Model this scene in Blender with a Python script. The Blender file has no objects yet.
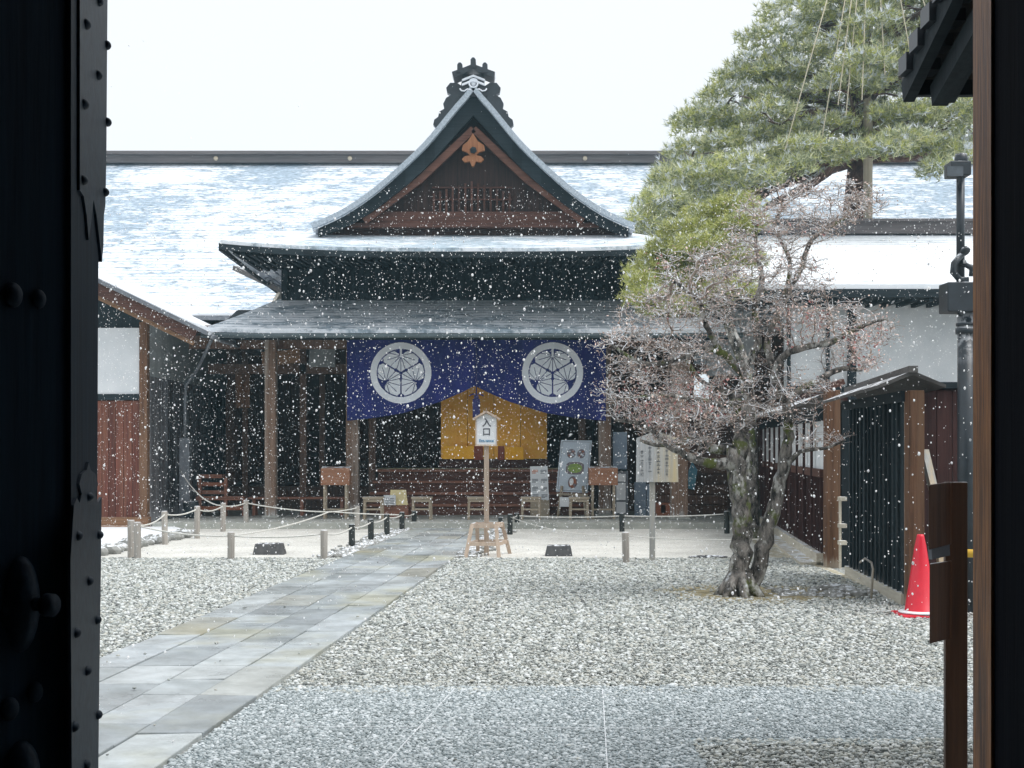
import bpy, math, random
import numpy as np
from mathutils import Vector, Matrix

random.seed(7); rng = np.random.default_rng(7)
S = bpy.context.scene
C = S.collection
PI = math.pi

# ------------------------------------------------------------------ camera, sky, light
FPX, HOR, EYE = 1300.0, 445.0, 1.5
cam_d = bpy.data.cameras.new('camera'); cam = bpy.data.objects.new('camera', cam_d); C.objects.link(cam)
cam.location = (0, 0, EYE); cam.rotation_euler = (PI/2, 0, 0)
cam_d.sensor_width = 36.0; cam_d.lens = FPX/1024*36.0
cam_d.shift_y = (HOR-384)/1024.0
cam_d.clip_start = 0.05; cam_d.clip_end = 500
S.camera = cam

W = bpy.data.worlds.new('World'); S.world = W; W.use_nodes = True
wn, wl = W.node_tree.nodes, W.node_tree.links
wn.clear()
sky = wn.new('ShaderNodeTexSky'); sky.sky_type = 'NISHITA'; sky.sun_disc = False
sky.sun_elevation = math.radians(62); sky.sun_rotation = math.radians(112)
sky.air_density = 1.0; sky.dust_density = 4.0; sky.ozone_density = 1.0
hsv = wn.new('ShaderNodeHueSaturation'); hsv.inputs['Saturation'].default_value = 0.25
mixw = wn.new('ShaderNodeMix'); mixw.data_type = 'RGBA'; mixw.inputs[0].default_value = 0.86
mixw.inputs[7].default_value = (6.72, 7.02, 7.35, 1)      # the even white of the cloud layer
bgn = wn.new('ShaderNodeBackground'); bgn.inputs['Strength'].default_value = 0.1
won = wn.new('ShaderNodeOutputWorld')
wl.new(sky.outputs[0], hsv.inputs['Color']); wl.new(hsv.outputs[0], mixw.inputs[6])
wl.new(mixw.outputs[2], bgn.inputs['Color']); wl.new(bgn.outputs[0], won.inputs[0])

sd = bpy.data.lights.new('sun', 'SUN'); sd.energy = 1.5; sd.angle = math.radians(38); sd.color = (1.0, 0.98, 0.955)
sun = bpy.data.objects.new('sun', sd); C.objects.link(sun)
# sun from behind the camera's right, high
el, az = math.radians(62), math.radians(112)      # azimuth clockwise from +Y
sdir = Vector((math.sin(az)*math.cos(el), math.cos(az)*math.cos(el), math.sin(el)))
sun.rotation_euler = sdir.to_track_quat('Z', 'Y').to_euler()

S.view_settings.view_transform = 'Standard'; S.view_settings.look = 'None'
S.view_settings.exposure = 0.72; S.view_settings.gamma = 1.0; S.view_settings.use_curve_mapping = False
S.render.engine = 'CYCLES'; S.cycles.use_denoising = True
S.cycles.max_bounces = 7; S.cycles.diffuse_bounces = 5; S.cycles.transparent_max_bounces = 6

# ------------------------------------------------------------------ helpers
def PX(px, D): return (px-512.0)*D/FPX
def PZ(py, D): return EYE+(HOR-py)*D/FPX
def P(px, py, D): return Vector((PX(px, D), D, PZ(py, D)))
def GD(py): return EYE*FPX/(py-HOR)                 # depth of a ground point
def G(px, py): D = GD(py); return Vector((PX(px, D), D, 0.0))

class MB:
    def __init__(s): s.v = []; s.f = []; s.mi = []; s.cur = 0; s.smooth = []; s.sm = False
    def add(s, vs, fs):
        n = len(s.v); s.v.extend([tuple(p) for p in vs])
        for f in fs: s.f.append(tuple(i+n for i in f)); s.mi.append(s.cur); s.smooth.append(s.sm)
        return s
    def box(s, x0, x1, y0, y1, z0, z1):
        vs = [(x, y, z) for z in (z0, z1) for y in (y0, y1) for x in (x0, x1)]
        return s.add(vs, [(0,2,3,1),(4,5,7,6),(0,1,5,4),(2,6,7,3),(0,4,6,2),(1,3,7,5)])
    def beam(s, a, b, w, h, up=(0,0,1)):
        a = Vector(a); b = Vector(b); d = (b-a).normalized(); u = Vector(up)
        r = d.cross(u)
        if r.length < 1e-4: r = d.cross(Vector((0,1,0)))
        r.normalize(); u = r.cross(d).normalized()
        vs = []
        for p in (a, b):
            for i, j in ((-1,-1),(1,-1),(1,1),(-1,1)): vs.append(p+r*(w/2*i)+u*(h/2*j))
        return s.add(vs, [(3,2,1,0),(4,5,6,7),(0,1,5,4),(1,2,6,5),(2,3,7,6),(3,0,4,7)])
    def tube(s, pts, rad, n=6, cap=True):
        pts = [Vector(p) for p in pts]
        if not isinstance(rad, (list, tuple)): rad = [rad]*len(pts)
        vs = []; prev = None
        for i, p in enumerate(pts):
            d = (pts[min(i+1, len(pts)-1)]-pts[max(i-1, 0)])
            if d.length < 1e-7: d = Vector((0,0,1))
            d.normalize()
            if prev is None: u = d.orthogonal().normalized()
            else:
                u = prev-d*prev.dot(d)
                u = u.normalized() if u.length > 1e-4 else d.orthogonal().normalized()
            prev = u; w = d.cross(u)
            for k in range(n):
                a = 2*PI*k/n; vs.append(p+(u*math.cos(a)+w*math.sin(a))*rad[i])
        fs = []
        for i in range(len(pts)-1):
            for k in range(n):
                k2 = (k+1) % n; fs.append((i*n+k, i*n+k2, (i+1)*n+k2, (i+1)*n+k))
        if cap:
            fs.append(tuple(range(n-1, -1, -1))); m = (len(pts)-1)*n; fs.append(tuple(m+k for k in range(n)))
        old = s.sm; s.sm = True; s.add(vs, fs); s.sm = old
        return s
    def prism(s, poly, y0, y1):        # polygon in XZ extruded along Y
        n = len(poly)
        vs = [(x, y0, z) for x, z in poly]+[(x, y1, z) for x, z in poly]
        fs = [tuple(range(n)), tuple(range(2*n-1, n-1, -1))]
        for i in range(n): j = (i+1) % n; fs.append((i, i+n, j+n, j))
        return s.add(vs, fs)
    def grid(s, rows, flip=False):     # rows: list of lists of points
        nr, nc = len(rows), len(rows[0]); vs = [p for r in rows for p in r]; fs = []
        for i in range(nr-1):
            for j in range(nc-1):
                f = (i*nc+j, i*nc+j+1, (i+1)*nc+j+1, (i+1)*nc+j)
                fs.append(f[::-1] if flip else f)
        return s.add(vs, fs)
    def slab(s, rows, t):              # grid with thickness t downwards, closed rim
        nr, nc = len(rows), len(rows[0]); top = [Vector(p) for r in rows for p in r]
        bot = [p-Vector((0,0,t)) for p in top]; N = len(top); fs = []
        for i in range(nr-1):
            for j in range(nc-1):
                a, b, c, d = i*nc+j, i*nc+j+1, (i+1)*nc+j+1, (i+1)*nc+j
                fs += [(a,b,c,d), (d+N,c+N,b+N,a+N)]
        rim = [j for j in range(nc)]+[i*nc+nc-1 for i in range(1,nr)]+[(nr-1)*nc+j for j in range(nc-2,-1,-1)]+[i*nc for i in range(nr-2,0,-1)]
        for k in range(len(rim)): a, b = rim[k], rim[(k+1) % len(rim)]; fs.append((b, a, a+N, b+N))
        return s.add(top+bot, fs)
    def lathe(s, prof, c=(0,0,0), n=16):
        vs = [(c[0]+r*math.cos(2*PI*k/n), c[1]+r*math.sin(2*PI*k/n), c[2]+z) for r, z in prof for k in range(n)]
        fs = [(i*n+k, i*n+(k+1) % n, (i+1)*n+(k+1) % n, (i+1)*n+k) for i in range(len(prof)-1) for k in range(n)]
        old = s.sm; s.sm = True; s.add(vs, fs); s.sm = old
        return s
    def build(s, name, mat, parent=None, bevel=0):
        me = bpy.data.meshes.new(name)
        org = ORG.get(parent.name, Vector((0,0,0))) if parent else Vector((0,0,0))
        me.from_pydata([(p[0]-org[0], p[1]-org[1], p[2]-org[2]) for p in s.v], [], s.f)
        mats = mat if isinstance(mat, (list, tuple)) else [mat]
        for m in mats: me.materials.append(m)
        if len(mats) > 1: me.polygons.foreach_set('material_index', s.mi)
        me.polygons.foreach_set('use_smooth', s.smooth)
        me.update()
        o = bpy.data.objects.new(name, me); C.objects.link(o)
        if parent: o.parent = parent; ORG[o.name] = org
        if bevel:
            b = o.modifiers.new('bevel', 'BEVEL'); b.width = bevel; b.segments = 2; b.limit_method = 'ANGLE'
        return o
ORG = {}

def tag(o, label=None, cat=None, group=None, kind=None):
    if label: o['label'] = label
    if cat: o['category'] = cat
    if group: o['group'] = group
    if kind: o['kind'] = kind
    return o
def thing(name, label, cat, loc=(0,0,0), group=None):
    o = bpy.data.objects.new(name, None); C.objects.link(o); o.location = loc
    ORG[o.name] = Vector(loc); return tag(o, label, cat, group)
def dup(root, loc, rz=0, label=None, sc=None):
    r = root.copy(); C.objects.link(r); r.location = loc; r.rotation_euler = (0,0,rz)
    if sc: r.scale = sc
    if label: r['label'] = label
    for ch in list(root.children):
        c = ch.copy(); C.objects.link(c); c.parent = r
        for g in list(ch.children):
            d = g.copy(); C.objects.link(d); d.parent = c
    return r
def smoothpath(pts, k=4):              # Catmull-Rom through (x,y,z,r)
    pts = [np.array(p, float) for p in pts]; out = []
    for i in range(len(pts)-1):
        p0, p1, p2, p3 = pts[max(i-1,0)], pts[i], pts[i+1], pts[min(i+2, len(pts)-1)]
        for j in range(k):
            t = j/k; out.append(.5*((2*p1)+(-p0+p2)*t+(2*p0-5*p1+4*p2-p3)*t*t+(-p0+3*p1-3*p2+p3)*t**3))
    out.append(pts[-1]); return out

# ------------------------------------------------------------------ materials
SNOW = (0.86, 0.89, 0.93, 1)
def nmat(name):
    m = bpy.data.materials.new(name); m.use_nodes = True
    nt = m.node_tree; b = nt.nodes['Principled BSDF']; return m, nt.nodes, nt.links, b
def mapped(N, L, scale, src='Object', rot=(0,0,0)):
    tc = N.new('ShaderNodeTexCoord'); mp = N.new('ShaderNodeMapping'); mp.inputs['Scale'].default_value = scale
    mp.inputs['Rotation'].default_value = rot
    L.new(tc.outputs[src], mp.inputs[0]); return mp.outputs[0]
def noise(N, L, vec, scale=1.0, detail=5, rough=.6):
    n = N.new('ShaderNodeTexNoise'); n.inputs['Scale'].default_value = scale; n.inputs['Detail'].default_value = detail
    n.inputs['Roughness'].default_value = rough; L.new(vec, n.inputs['Vector']); return n.outputs['Fac']
def ramp(N, L, fac, stops):
    r = N.new('ShaderNodeValToRGB'); e = r.color_ramp.elements
    while len(e) < len(stops): e.new(.5)
    for k, (p, c) in enumerate(stops): e[k].position = p; e[k].color = c if len(c) == 4 else (*c, 1)
    L.new(fac, r.inputs[0]); return r.outputs[0]
def mix(N, L, f, a, b):
    m = N.new('ShaderNodeMix'); m.data_type = 'RGBA'
    if isinstance(f, (int, float)): m.inputs[0].default_value = f
    else: L.new(f, m.inputs[0])
    for i, x in ((6, a), (7, b)):
        if isinstance(x, tuple): m.inputs[i].default_value = x if len(x) == 4 else (*x, 1)
        else: L.new(x, m.inputs[i])
    return m.outputs[2]
def mth(N, L, op, a, b=None, clamp=False):
    m = N.new('ShaderNodeMath'); m.operation = op; m.use_clamp = clamp
    for i, x in ((0, a), (1, b)):
        if x is None: continue
        if isinstance(x, (int, float)): m.inputs[i].default_value = x
        else: L.new(x, m.inputs[i])
    return m.outputs[0]
def bump(N, L, b, h, strength=.4, dist=.01):
    bp = N.new('ShaderNodeBump'); bp.inputs['Strength'].default_value = strength; bp.inputs['Distance'].default_value = dist
    L.new(h, bp.inputs['Height']); L.new(bp.outputs[0], b.inputs['Normal'])
def upness(N, L, lo, hi):
    g = N.new('ShaderNodeNewGeometry'); sx = N.new('ShaderNodeSeparateXYZ'); L.new(g.outputs['Normal'], sx.inputs[0])
    mr = N.new('ShaderNodeMapRange'); mr.inputs[1].default_value = lo; mr.inputs[2].default_value = hi
    L.new(sx.outputs[2], mr.inputs[0]); return mr.outputs[0]

def wood(name, a, b, axis='z', rough=.75, snow=0.0, worn=None, scale=1.0, island=0.35, foot=None, spec=.22):
    m, N, L, B = nmat(name)
    st = {'x': (.7, 14, 14), 'y': (14, .7, 14), 'z': (14, 14, .7)}[axis]
    v = mapped(N, L, tuple(k*scale for k in st))
    n1 = noise(N, L, v, 2.2, 8, .65)
    col = ramp(N, L, n1, [(.25, b), (.5, tuple((x+y)/2 for x, y in zip(a, b))), (.78, a)])
    g = N.new('ShaderNodeNewGeometry')
    isl = ramp(N, L, g.outputs['Random Per Island'], [(0, (1-island,)*3), (1, (1.0+island*.6,)*3)])
    mm = N.new('ShaderNodeMix'); mm.data_type = 'RGBA'; mm.blend_type = 'MULTIPLY'; mm.inputs[0].default_value = 1
    L.new(col, mm.inputs[6]); L.new(isl, mm.inputs[7]); col = mm.outputs[2]
    if worn:
        big = noise(N, L, mapped(N, L, tuple(k*.13*scale for k in st)), 3.0, 6, .7)
        col = mix(N, L, ramp(N, L, big, [(.45, (0,0,0)), (.7, (1,1,1))]), col, worn)
    if foot:      # splash-bleached band, up to height foot[0] above the object's origin
        sx = N.new('ShaderNodeSeparateXYZ'); tc = N.new('ShaderNodeTexCoord'); L.new(tc.outputs['Object'], sx.inputs[0])
        hh = mth(N, L, 'DIVIDE', sx.outputs[2], foot[0])
        hh = mth(N, L, 'ADD', hh, mth(N, L, 'MULTIPLY', n1, 1.2))
        col = mix(N, L, ramp(N, L, hh, [(.75, (1,1,1)), (1.45, (0,0,0))]), col, foot[1])
    if snow:
        u = upness(N, L, .55, .85); sn = noise(N, L, mapped(N, L, (1,1,1)), 9, 6, .6)
        f = mth(N, L, 'MULTIPLY', u, ramp(N, L, sn, [(.62-snow*.35, (0,0,0)), (.72-snow*.3, (1,1,1))]))
        col = mix(N, L, f, col, SNOW)
    L.new(col, B.inputs['Base Color']); B.inputs['Roughness'].default_value = rough; B.inputs['Specular IOR Level'].default_value = spec
    bump(N, L, B, n1, .35, .006)
    return m
def plain(name, a, b=None, rough=.6, metal=0, scale=6, snow=0, bstr=.15, spec=None):
    m, N, L, B = nmat(name); b = b or tuple(x*.75 for x in a)
    n1 = noise(N, L, mapped(N, L, (1,1,1)), scale, 7, .65)
    col = ramp(N, L, n1, [(.3, b), (.7, a)])
    if snow:
        u = upness(N, L, .5, .8); sn = noise(N, L, mapped(N, L, (1,1,1)), 14, 5, .6)
        f = mth(N, L, 'MULTIPLY', u, ramp(N, L, sn, [(.62-snow*.35, (0,0,0)), (.7-snow*.3, (1,1,1))]))
        col = mix(N, L, f, col, SNOW)
    L.new(col, B.inputs['Base Color']); B.inputs['Roughness'].default_value = rough; B.inputs['Metallic'].default_value = metal
    if spec is not None: B.inputs['Specular IOR Level'].default_value = spec
    bump(N, L, B, n1, bstr, .01)
    return m

def roofmat(name, cover, axis='x', course=.16, grey=(.20,.23,.27), slope=.6):
    """wooden shingles in courses with thawing snow lying along the courses"""
    m, N, L, B = nmat(name)
    tc = N.new('ShaderNodeTexCoord'); sx = N.new('ShaderNodeSeparateXYZ'); L.new(tc.outputs['Object'], sx.inputs[0])
    along, down = (sx.outputs[0], sx.outputs[1]) if axis == 'x' else (sx.outputs[1], sx.outputs[0])
    st = (.8, 2.2, 1.5) if axis == 'x' else (2.2, .8, 1.5)
    n1 = noise(N, L, mapped(N, L, st), 1.6, 9, .68)
    n2 = noise(N, L, mapped(N, L, (.16,.16,.16)), 1.4, 4, .55)
    st3 = (4.5, 12, 4) if axis == 'x' else (12, 4.5, 4)
    n3 = noise(N, L, mapped(N, L, st3), 1.5, 5, .6)
    saw = mth(N, L, 'FRACT', mth(N, L, 'DIVIDE', down, course))
    joint = mth(N, L, 'GREATER_THAN', saw, .82)
    s = mth(N, L, 'ADD', mth(N, L, 'MULTIPLY', n1, .62), mth(N, L, 'MULTIPLY', n2, .5))
    s = mth(N, L, 'ADD', s, mth(N, L, 'MULTIPLY', n3, .30))
    s = mth(N, L, 'SUBTRACT', s, mth(N, L, 'MULTIPLY', joint, .13))
    t = .82-cover*.34
    f = ramp(N, L, s, [(t-.04, (0,0,0)), (t+.035, (.85,.85,.85)), (t+.12, (1,1,1))])
    base = ramp(N, L, n3, [(.3, tuple(x*.65 for x in grey)), (.7, tuple(min(1,x*1.7) for x in grey))])
    L.new(mix(N, L, f, base, SNOW), B.inputs['Base Color']); B.inputs['Roughness'].default_value = .8
    h = mth(N, L, 'ADD', mth(N, L, 'MULTIPLY', saw, .5), f)
    bump(N, L, B, h, .5, .02)
    return m

M = {}
M['roof_main'] = roofmat('snowy_shingle_roof', .38, grey=(.28,.35,.42))
M['roof_upper'] = roofmat('snowy_upper_shingles', .42, grey=(.36,.44,.5))
M['roof_lower'] = roofmat('thin_snow_shingles', .46, grey=(.27,.33,.38))
M['roof_side'] = roofmat('snowy_side_shingles', .62, axis='y')
M['roof_wing'] = roofmat('snowy_wing_shingles', .95, axis='y')
M['roof_annex'] = roofmat('deep_snow_shingles', .72, grey=(.36,.42,.48))
M['ridge'] = wood('ridge_board', (.22,.2,.2), (.1,.09,.09), 'x', snow=.8)
M['verge'] = plain('verge_shingle_ends', (.55,.61,.67), (.26,.31,.36), .8, scale=26, snow=.55, bstr=.5)
M['dark_wood'] = wood('old_dark_timber', (.034,.045,.052), (.012,.018,.022), 'z')  # teal cast of the shade mixed into the timber colour
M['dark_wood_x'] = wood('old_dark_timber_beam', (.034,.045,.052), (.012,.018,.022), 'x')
M['soffit'] = wood('soffit_timber', (.016,.026,.032), (.006,.010,.014), 'y')  # darker and teal: the shade under the eaves is in the colour
M['inner'] = wood('inner_timber', (.17,.095,.065), (.05,.03,.024), 'z')
M['gable_wood'] = wood('gable_boards', (.085,.05,.042), (.025,.018,.018), 'z')
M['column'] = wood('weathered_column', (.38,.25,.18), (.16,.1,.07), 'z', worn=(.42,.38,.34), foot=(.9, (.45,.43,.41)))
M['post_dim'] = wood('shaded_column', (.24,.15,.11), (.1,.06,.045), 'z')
M['brown'] = wood('red_brown_timber', (.16,.075,.055), (.05,.027,.022), 'x')
M['brown_z'] = wood('red_brown_planks', (.22,.075,.05), (.05,.02,.018), 'z', worn=(.2,.09,.055))
M['orange_z'] = wood('honey_post', (.29,.15,.085), (.06,.032,.022), 'z', worn=(.22,.13,.08), foot=(.35,(.4,.33,.26)))
M['orange_x'] = wood('honey_beam', (.42,.25,.15), (.18,.1,.055), 'x', snow=.3)
M['barge'] = wood('gable_board', (.22,.11,.08), (.08,.038,.03), 'x')
M['gegyo'] = wood('carved_pendant', (.42,.2,.1), (.2,.08,.04), 'z')
M['step'] = wood('step_boards', (.42,.2,.13), (.18,.08,.06), 'x')
M['riser'] = wood('riser_boards', (.2,.095,.065), (.09,.04,.032), 'x')
M['bounce_mat'] = plain('pale_bounce_sheet', (.55,.48,.3), (.45,.39,.24), .8)  # pale colour chosen to bounce light, for the added mat
M['grey_z'] = wood('grey_weathered_planks', (.19,.18,.18), (.06,.05,.055), 'z', worn=(.3,.31,.34), foot=(.9,(.42,.43,.45)))
M['grey_post'] = wood('silver_grey_post', (.5,.47,.43), (.26,.23,.2), 'z', snow=.9)
M['black_post'] = wood('charred_post', (.06,.065,.06), (.02,.022,.022), 'z', snow=.9)
M['fence_red'] = wood('dark_red_planks', (.1,.042,.034), (.03,.016,.015), 'z', worn=(.07,.04,.04), foot=(.45,(.34,.32,.3)))
M['fence_black'] = wood('blackened_planks', (.04,.055,.062), (.012,.018,.022), 'z', foot=(.38,(.26,.25,.23)))
M['fence_brown'] = wood('brown_old_planks', (.09,.04,.035), (.03,.016,.016), 'z')
M['fence_roof'] = wood('fence_roof_boards', (.16,.15,.14), (.06,.055,.055), 'x', snow=.55)
M['sill'] = wood('pale_sill', (.72,.68,.58), (.48,.43,.34), 'y', snow=.5)
M['new_wood'] = wood('new_pine_wood', (.66,.53,.42), (.42,.32,.25), 'z', snow=.4)
M['stool'] = wood('stool_wood', (.5,.42,.32), (.27,.22,.16), 'x', snow=.4)
M['gate_wood'] = wood('black_gate_timber', (.016,.045,.08), (.006,.017,.032), 'z', rough=.65, spec=.08)  # gateway shade and navy haze tint put into the timber colour
M['gate_lit'] = wood('lit_side_gate_post', (.55,.23,.075), (.03,.01,.006), 'z', rough=.45, scale=3.6, worn=(.05,.018,.01))  # lit side of the post, its brightness put into the colour
M['signboard'] = wood('brown_signboard', (.2,.095,.05), (.035,.02,.015), 'z', snow=.5, rough=.4, spec=.5)
M['notice'] = wood('faded_noticeboard', (.55,.56,.56), (.32,.33,.34), 'z', worn=(.62,.5,.28), island=0)
M['pole_grey'] = wood('grey_pole', (.5,.5,.48), (.3,.3,.29), 'z', worn=(.6,.45,.25))
M['bamboo'] = wood('pale_pole', (.66,.58,.46), (.48,.4,.3), 'z')
M['plaster'] = plain('white_plaster', (.82,.83,.84), (.66,.69,.71), .9, scale=1.3, bstr=.05)
M['grey_plaster'] = plain('grey_plaster', (.34,.36,.36), (.24,.25,.25), .9, scale=3)
M['white'] = plain('white_board', (.8,.81,.82), (.74,.75,.77), .5)
M['paper'] = plain('paper', (.72,.74,.75), (.64,.66,.68), .6)
M['paperline'] = plain('printed_ink', (.1,.1,.12), rough=.6)
M['ink_blue'] = plain('blue_ink', (.08,.3,.5), rough=.6)
M['red_ink'] = plain('orange_ink', (.7,.22,.08), rough=.6)
M['cream'] = plain('cream_paper', (.78,.66,.36), (.7,.58,.3), .7)
M['gold_label'] = plain('orange_paper', (1,.55,.05), (.95,.46,.03), .5, metal=.6)
M['rust'] = plain('red_panel', (.42,.1,.05), (.28,.06,.03), .6)
M['tassel'] = plain('purple_cord', (.06,.05,.2), (.03,.03,.12), .8)
M['door_edge'] = wood('door_edge_wood', (.02,.042,.07), (.006,.014,.026), 'z', rough=.6, spec=.06)  # same navy light tint in the colour as the gate timber
M['jet'] = wood('shade_black_timber', (.004,.006,.011), (.0015,.002,.004), 'z', rough=.8, spec=.04)  # near-black that paints the shade on the inner post face
M['iron'] = plain('gate_iron', (.028,.055,.09), (.010,.022,.04), .5, scale=30, spec=.12)  # bluish light on the ironwork put into its base colour
M['black_metal'] = plain('black_painted_metal', (.035,.045,.055), (.02,.025,.03), .4, snow=.5)
M['glass'] = plain('lamp_glass', (.12,.14,.16), (.06,.07,.08), .1)
M['green_metal'] = plain('copper_gutter', (.13,.17,.18), (.07,.09,.1), .5, metal=.3)
M['grey_metal'] = plain('zinc_pipe', (.24,.25,.27), (.13,.14,.16), .45, metal=.4)
M['blue_panel'] = plain('blue_grey_panel', (.27,.33,.4), (.18,.23,.3), .6)
M['poster'] = plain('poster_sheet', (.48,.54,.6), (.42,.48,.54), .4)
M['green_ink'] = plain('poster_green', (.3,.42,.06), (.12,.2,.05), .5, scale=30)
M['dark_ink'] = plain('poster_dark', (.07,.06,.07), (.25,.2,.22), .5, scale=40)
M['teal_bag'] = plain('teal_cloth', (.12,.3,.38), (.06,.16,.22), .7)
M['crate'] = wood('crate_wood', (.4,.16,.09), (.25,.09,.05), 'x')
M['yellow'] = plain('yellow_paint', (.8,.5,.04), (.7,.4,.03), .4)
M['stone'] = plain('dark_stone', (.11,.11,.11), (.05,.05,.055), .8, scale=14, snow=.35, bstr=.5)
M['rock'] = plain('grey_rock', (.42,.42,.4), (.16,.16,.15), .85, scale=8, snow=.45, bstr=.8)
M['plinth'] = plain('stone_plinth', (.46,.46,.42), (.3,.31,.28), .8, scale=5, snow=.15, bstr=.4)
M['rope'] = plain('white_rope', (.78,.77,.72), (.55,.54,.5), .9, scale=60)
M['straw_rope'] = plain('straw_rope', (.78,.7,.54), (.62,.54,.4), .9, scale=60)
M['cone'] = plain('red_cone_plastic', (.8,.02,.045), (.68,.015,.035), .35, snow=.15, bstr=.03)

def mat_curtain():
    m, N, L, B = nmat('indigo_curtain')
    n = noise(N, L, mapped(N, L, (60,60,60)), 1, 3)
    big = noise(N, L, mapped(N, L, (1,1,.6)), 1.3, 4)
    c = ramp(N, L, big, [(.3, (.010,.018,.11)), (.7, (.024,.026,.22))])
    L.new(c, B.inputs['Base Color']); B.inputs['Roughness'].default_value = .85
    bump(N, L, B, n, .15, .003); return m
M['curtain'] = mat_curtain()
M['crest'] = plain('pale_crest_dye', (.9,.93,.98), (.84,.88,.95), .85, scale=20, bstr=.05)
def mat_gold():
    m, N, L, B = nmat('gold_leaf_screen')
    v = mapped(N, L, (3.2,3.2,5.2)); w = N.new('ShaderNodeTexVoronoi'); w.feature = 'F1'; w.inputs['Scale'].default_value = 1.6
    L.new(v, w.inputs['Vector']); n = noise(N, L, v, 2, 5)
    rr = mth(N, L, 'FRACT', mth(N, L, 'MULTIPLY', w.outputs['Distance'], 5.0))
    c = mix(N, L, mth(N, L, 'MULTIPLY', rr, .3), ramp(N, L, n, [(.3, (1,.43,.04)), (.7, (1,.54,.08))]), (1,.7,.22))
    L.new(c, B.inputs['Base Color']); B.inputs['Roughness'].default_value = .5; B.inputs['Metallic'].default_value = .6
    return m
M['gold'] = mat_gold()

def mat_gravel(name, stops, scale, flat=1.0, bstr=.8, bd=.02):
    m, N, L, B = nmat(name)
    vo = N.new('ShaderNodeTexVoronoi'); vo.inputs['Scale'].default_value = scale; vo.inputs['Randomness'].default_value = 1
    L.new(mapped(N, L, (1, flat, 1)), vo.inputs['Vector'])
    sp = N.new('ShaderNodeSeparateColor'); L.new(vo.outputs['Color'], sp.inputs[0])
    c = ramp(N, L, sp.outputs[0], stops)
    big = noise(N, L, mapped(N, L, (.6,.6,.6)), 2.0, 5)
    mm = N.new('ShaderNodeMix'); mm.data_type = 'RGBA'; mm.blend_type = 'MULTIPLY'; mm.inputs[0].default_value = 1
    L.new(c, mm.inputs[6]); L.new(ramp(N, L, big, [(.3, (.8,.8,.8)), (.7, (1.1,1.1,1.1))]), mm.inputs[7])
    L.new(mm.outputs[2], B.inputs['Base Color']); B.inputs['Roughness'].default_value = .8
    bump(N, L, B, mth(N, L, 'SUBTRACT', 1.0, vo.outputs['Distance']), bstr, bd)
    return m
GS = [(0, (.07,.08,.08)), (.13, (.22,.24,.23)), (.34, (.42,.46,.44)), (.56, (.57,.56,.49)), (.78, (.7,.73,.71)), (1, (.9,.93,.93))]
M['gravel_bed'] = mat_gravel('gravel_bed', [(p, tuple(x*.75 for x in c)) for p, c in GS], 62)
M['white_gravel'] = mat_gravel('raked_white_gravel', [(0,(.5,.48,.43)),(.4,(.68,.67,.62)),(1,(.82,.81,.77))], 70, 1, .5, .008)
M['fine_gravel'] = mat_gravel('fine_blue_gravel', [(0,(.14,.18,.19)),(.35,(.3,.36,.38)),(.75,(.46,.52,.54)),(1,(.72,.77,.8))], 62, 1.6, .7, .012)
M['path'] = None
def mat_stones(nm='loose_gravel_stones', GS=GS):
    m, N, L, B = nmat(nm)
    g = N.new('ShaderNodeNewGeometry')
    c = ramp(N, L, g.outputs['Random Per Island'], GS)
    n = noise(N, L, mapped(N, L, (1,1,1)), 60, 4)
    c = mix(N, L, mth(N, L, 'MULTIPLY', n, .5), c, (.3,.3,.28))
    u = upness(N, L, .75, .97); sn = noise(N, L, mapped(N, L, (1,1,1)), 3.5, 5)
    f = mth(N, L, 'MULTIPLY', u, ramp(N, L, sn, [(.56, (0,0,0)), (.74, (.3,.3,.3))]))
    L.new(mix(N, L, f, c, SNOW), B.inputs['Base Color']); B.inputs['Roughness'].default_value = .65
    return m
M['stones'] = mat_stones()
M['fine_stones'] = mat_stones('fine_gravel_stones', [(0,(.18,.22,.23)),(.3,(.40,.46,.48)),(.7,(.56,.62,.64)),(1,(.86,.91,.94))])
def mat_path():
    m, N, L, B = nmat('path_flagstones')
    g = N.new('ShaderNodeNewGeometry')
    c = ramp(N, L, g.outputs['Random Per Island'], [(0, (.32,.35,.37)), (.25, (.4,.44,.46)), (.6, (.46,.5,.53)), (.85, (.52,.56,.57)), (1, (.37,.37,.33))])
    n = noise(N, L, mapped(N, L, (1,1,1)), 3.2, 8, .7)
    mm = N.new('ShaderNodeMix'); mm.data_type = 'RGBA'; mm.blend_type = 'MULTIPLY'; mm.inputs[0].default_value = 1
    L.new(c, mm.inputs[6]); L.new(ramp(N, L, n, [(.3, (.62,.62,.6)), (.72, (1.2,1.2,1.2))]), mm.inputs[7])
    n2 = noise(N, L, mapped(N, L, (1,1,1)), 1.1, 5, .6)
    tint = ramp(N, L, noise(N, L, mapped(N, L, (1,1,1)), .55, 4, .6), [(.42, (1.02,1.0,.98)), (.5, (1,1,1)), (.62, (.86,.8,.64))])
    m2 = N.new('ShaderNodeMix'); m2.data_type = 'RGBA'; m2.blend_type = 'MULTIPLY'; m2.inputs[0].default_value = 1
    L.new(mm.outputs[2], m2.inputs[6]); L.new(tint, m2.inputs[7]); L.new(m2.outputs[2], B.inputs['Base Color'])
    L.new(ramp(N, L, n2, [(.4, (.25,.25,.25)), (.62, (.6,.6,.6))]), B.inputs['Roughness'])
    bump(N, L, B, noise(N, L, mapped(N, L, (1,1,1)), 40, 6), .25, .006)
    return m
M['path'] = mat_path()
M['soil'] = plain('bare_soil', (.42,.35,.2), (.15,.13,.07), .95, scale=9, snow=.1, bstr=.8)
M['ground'] = plain('packed_ground', (.3,.3,.28), (.2,.2,.19), .9, scale=3, bstr=.4)
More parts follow.
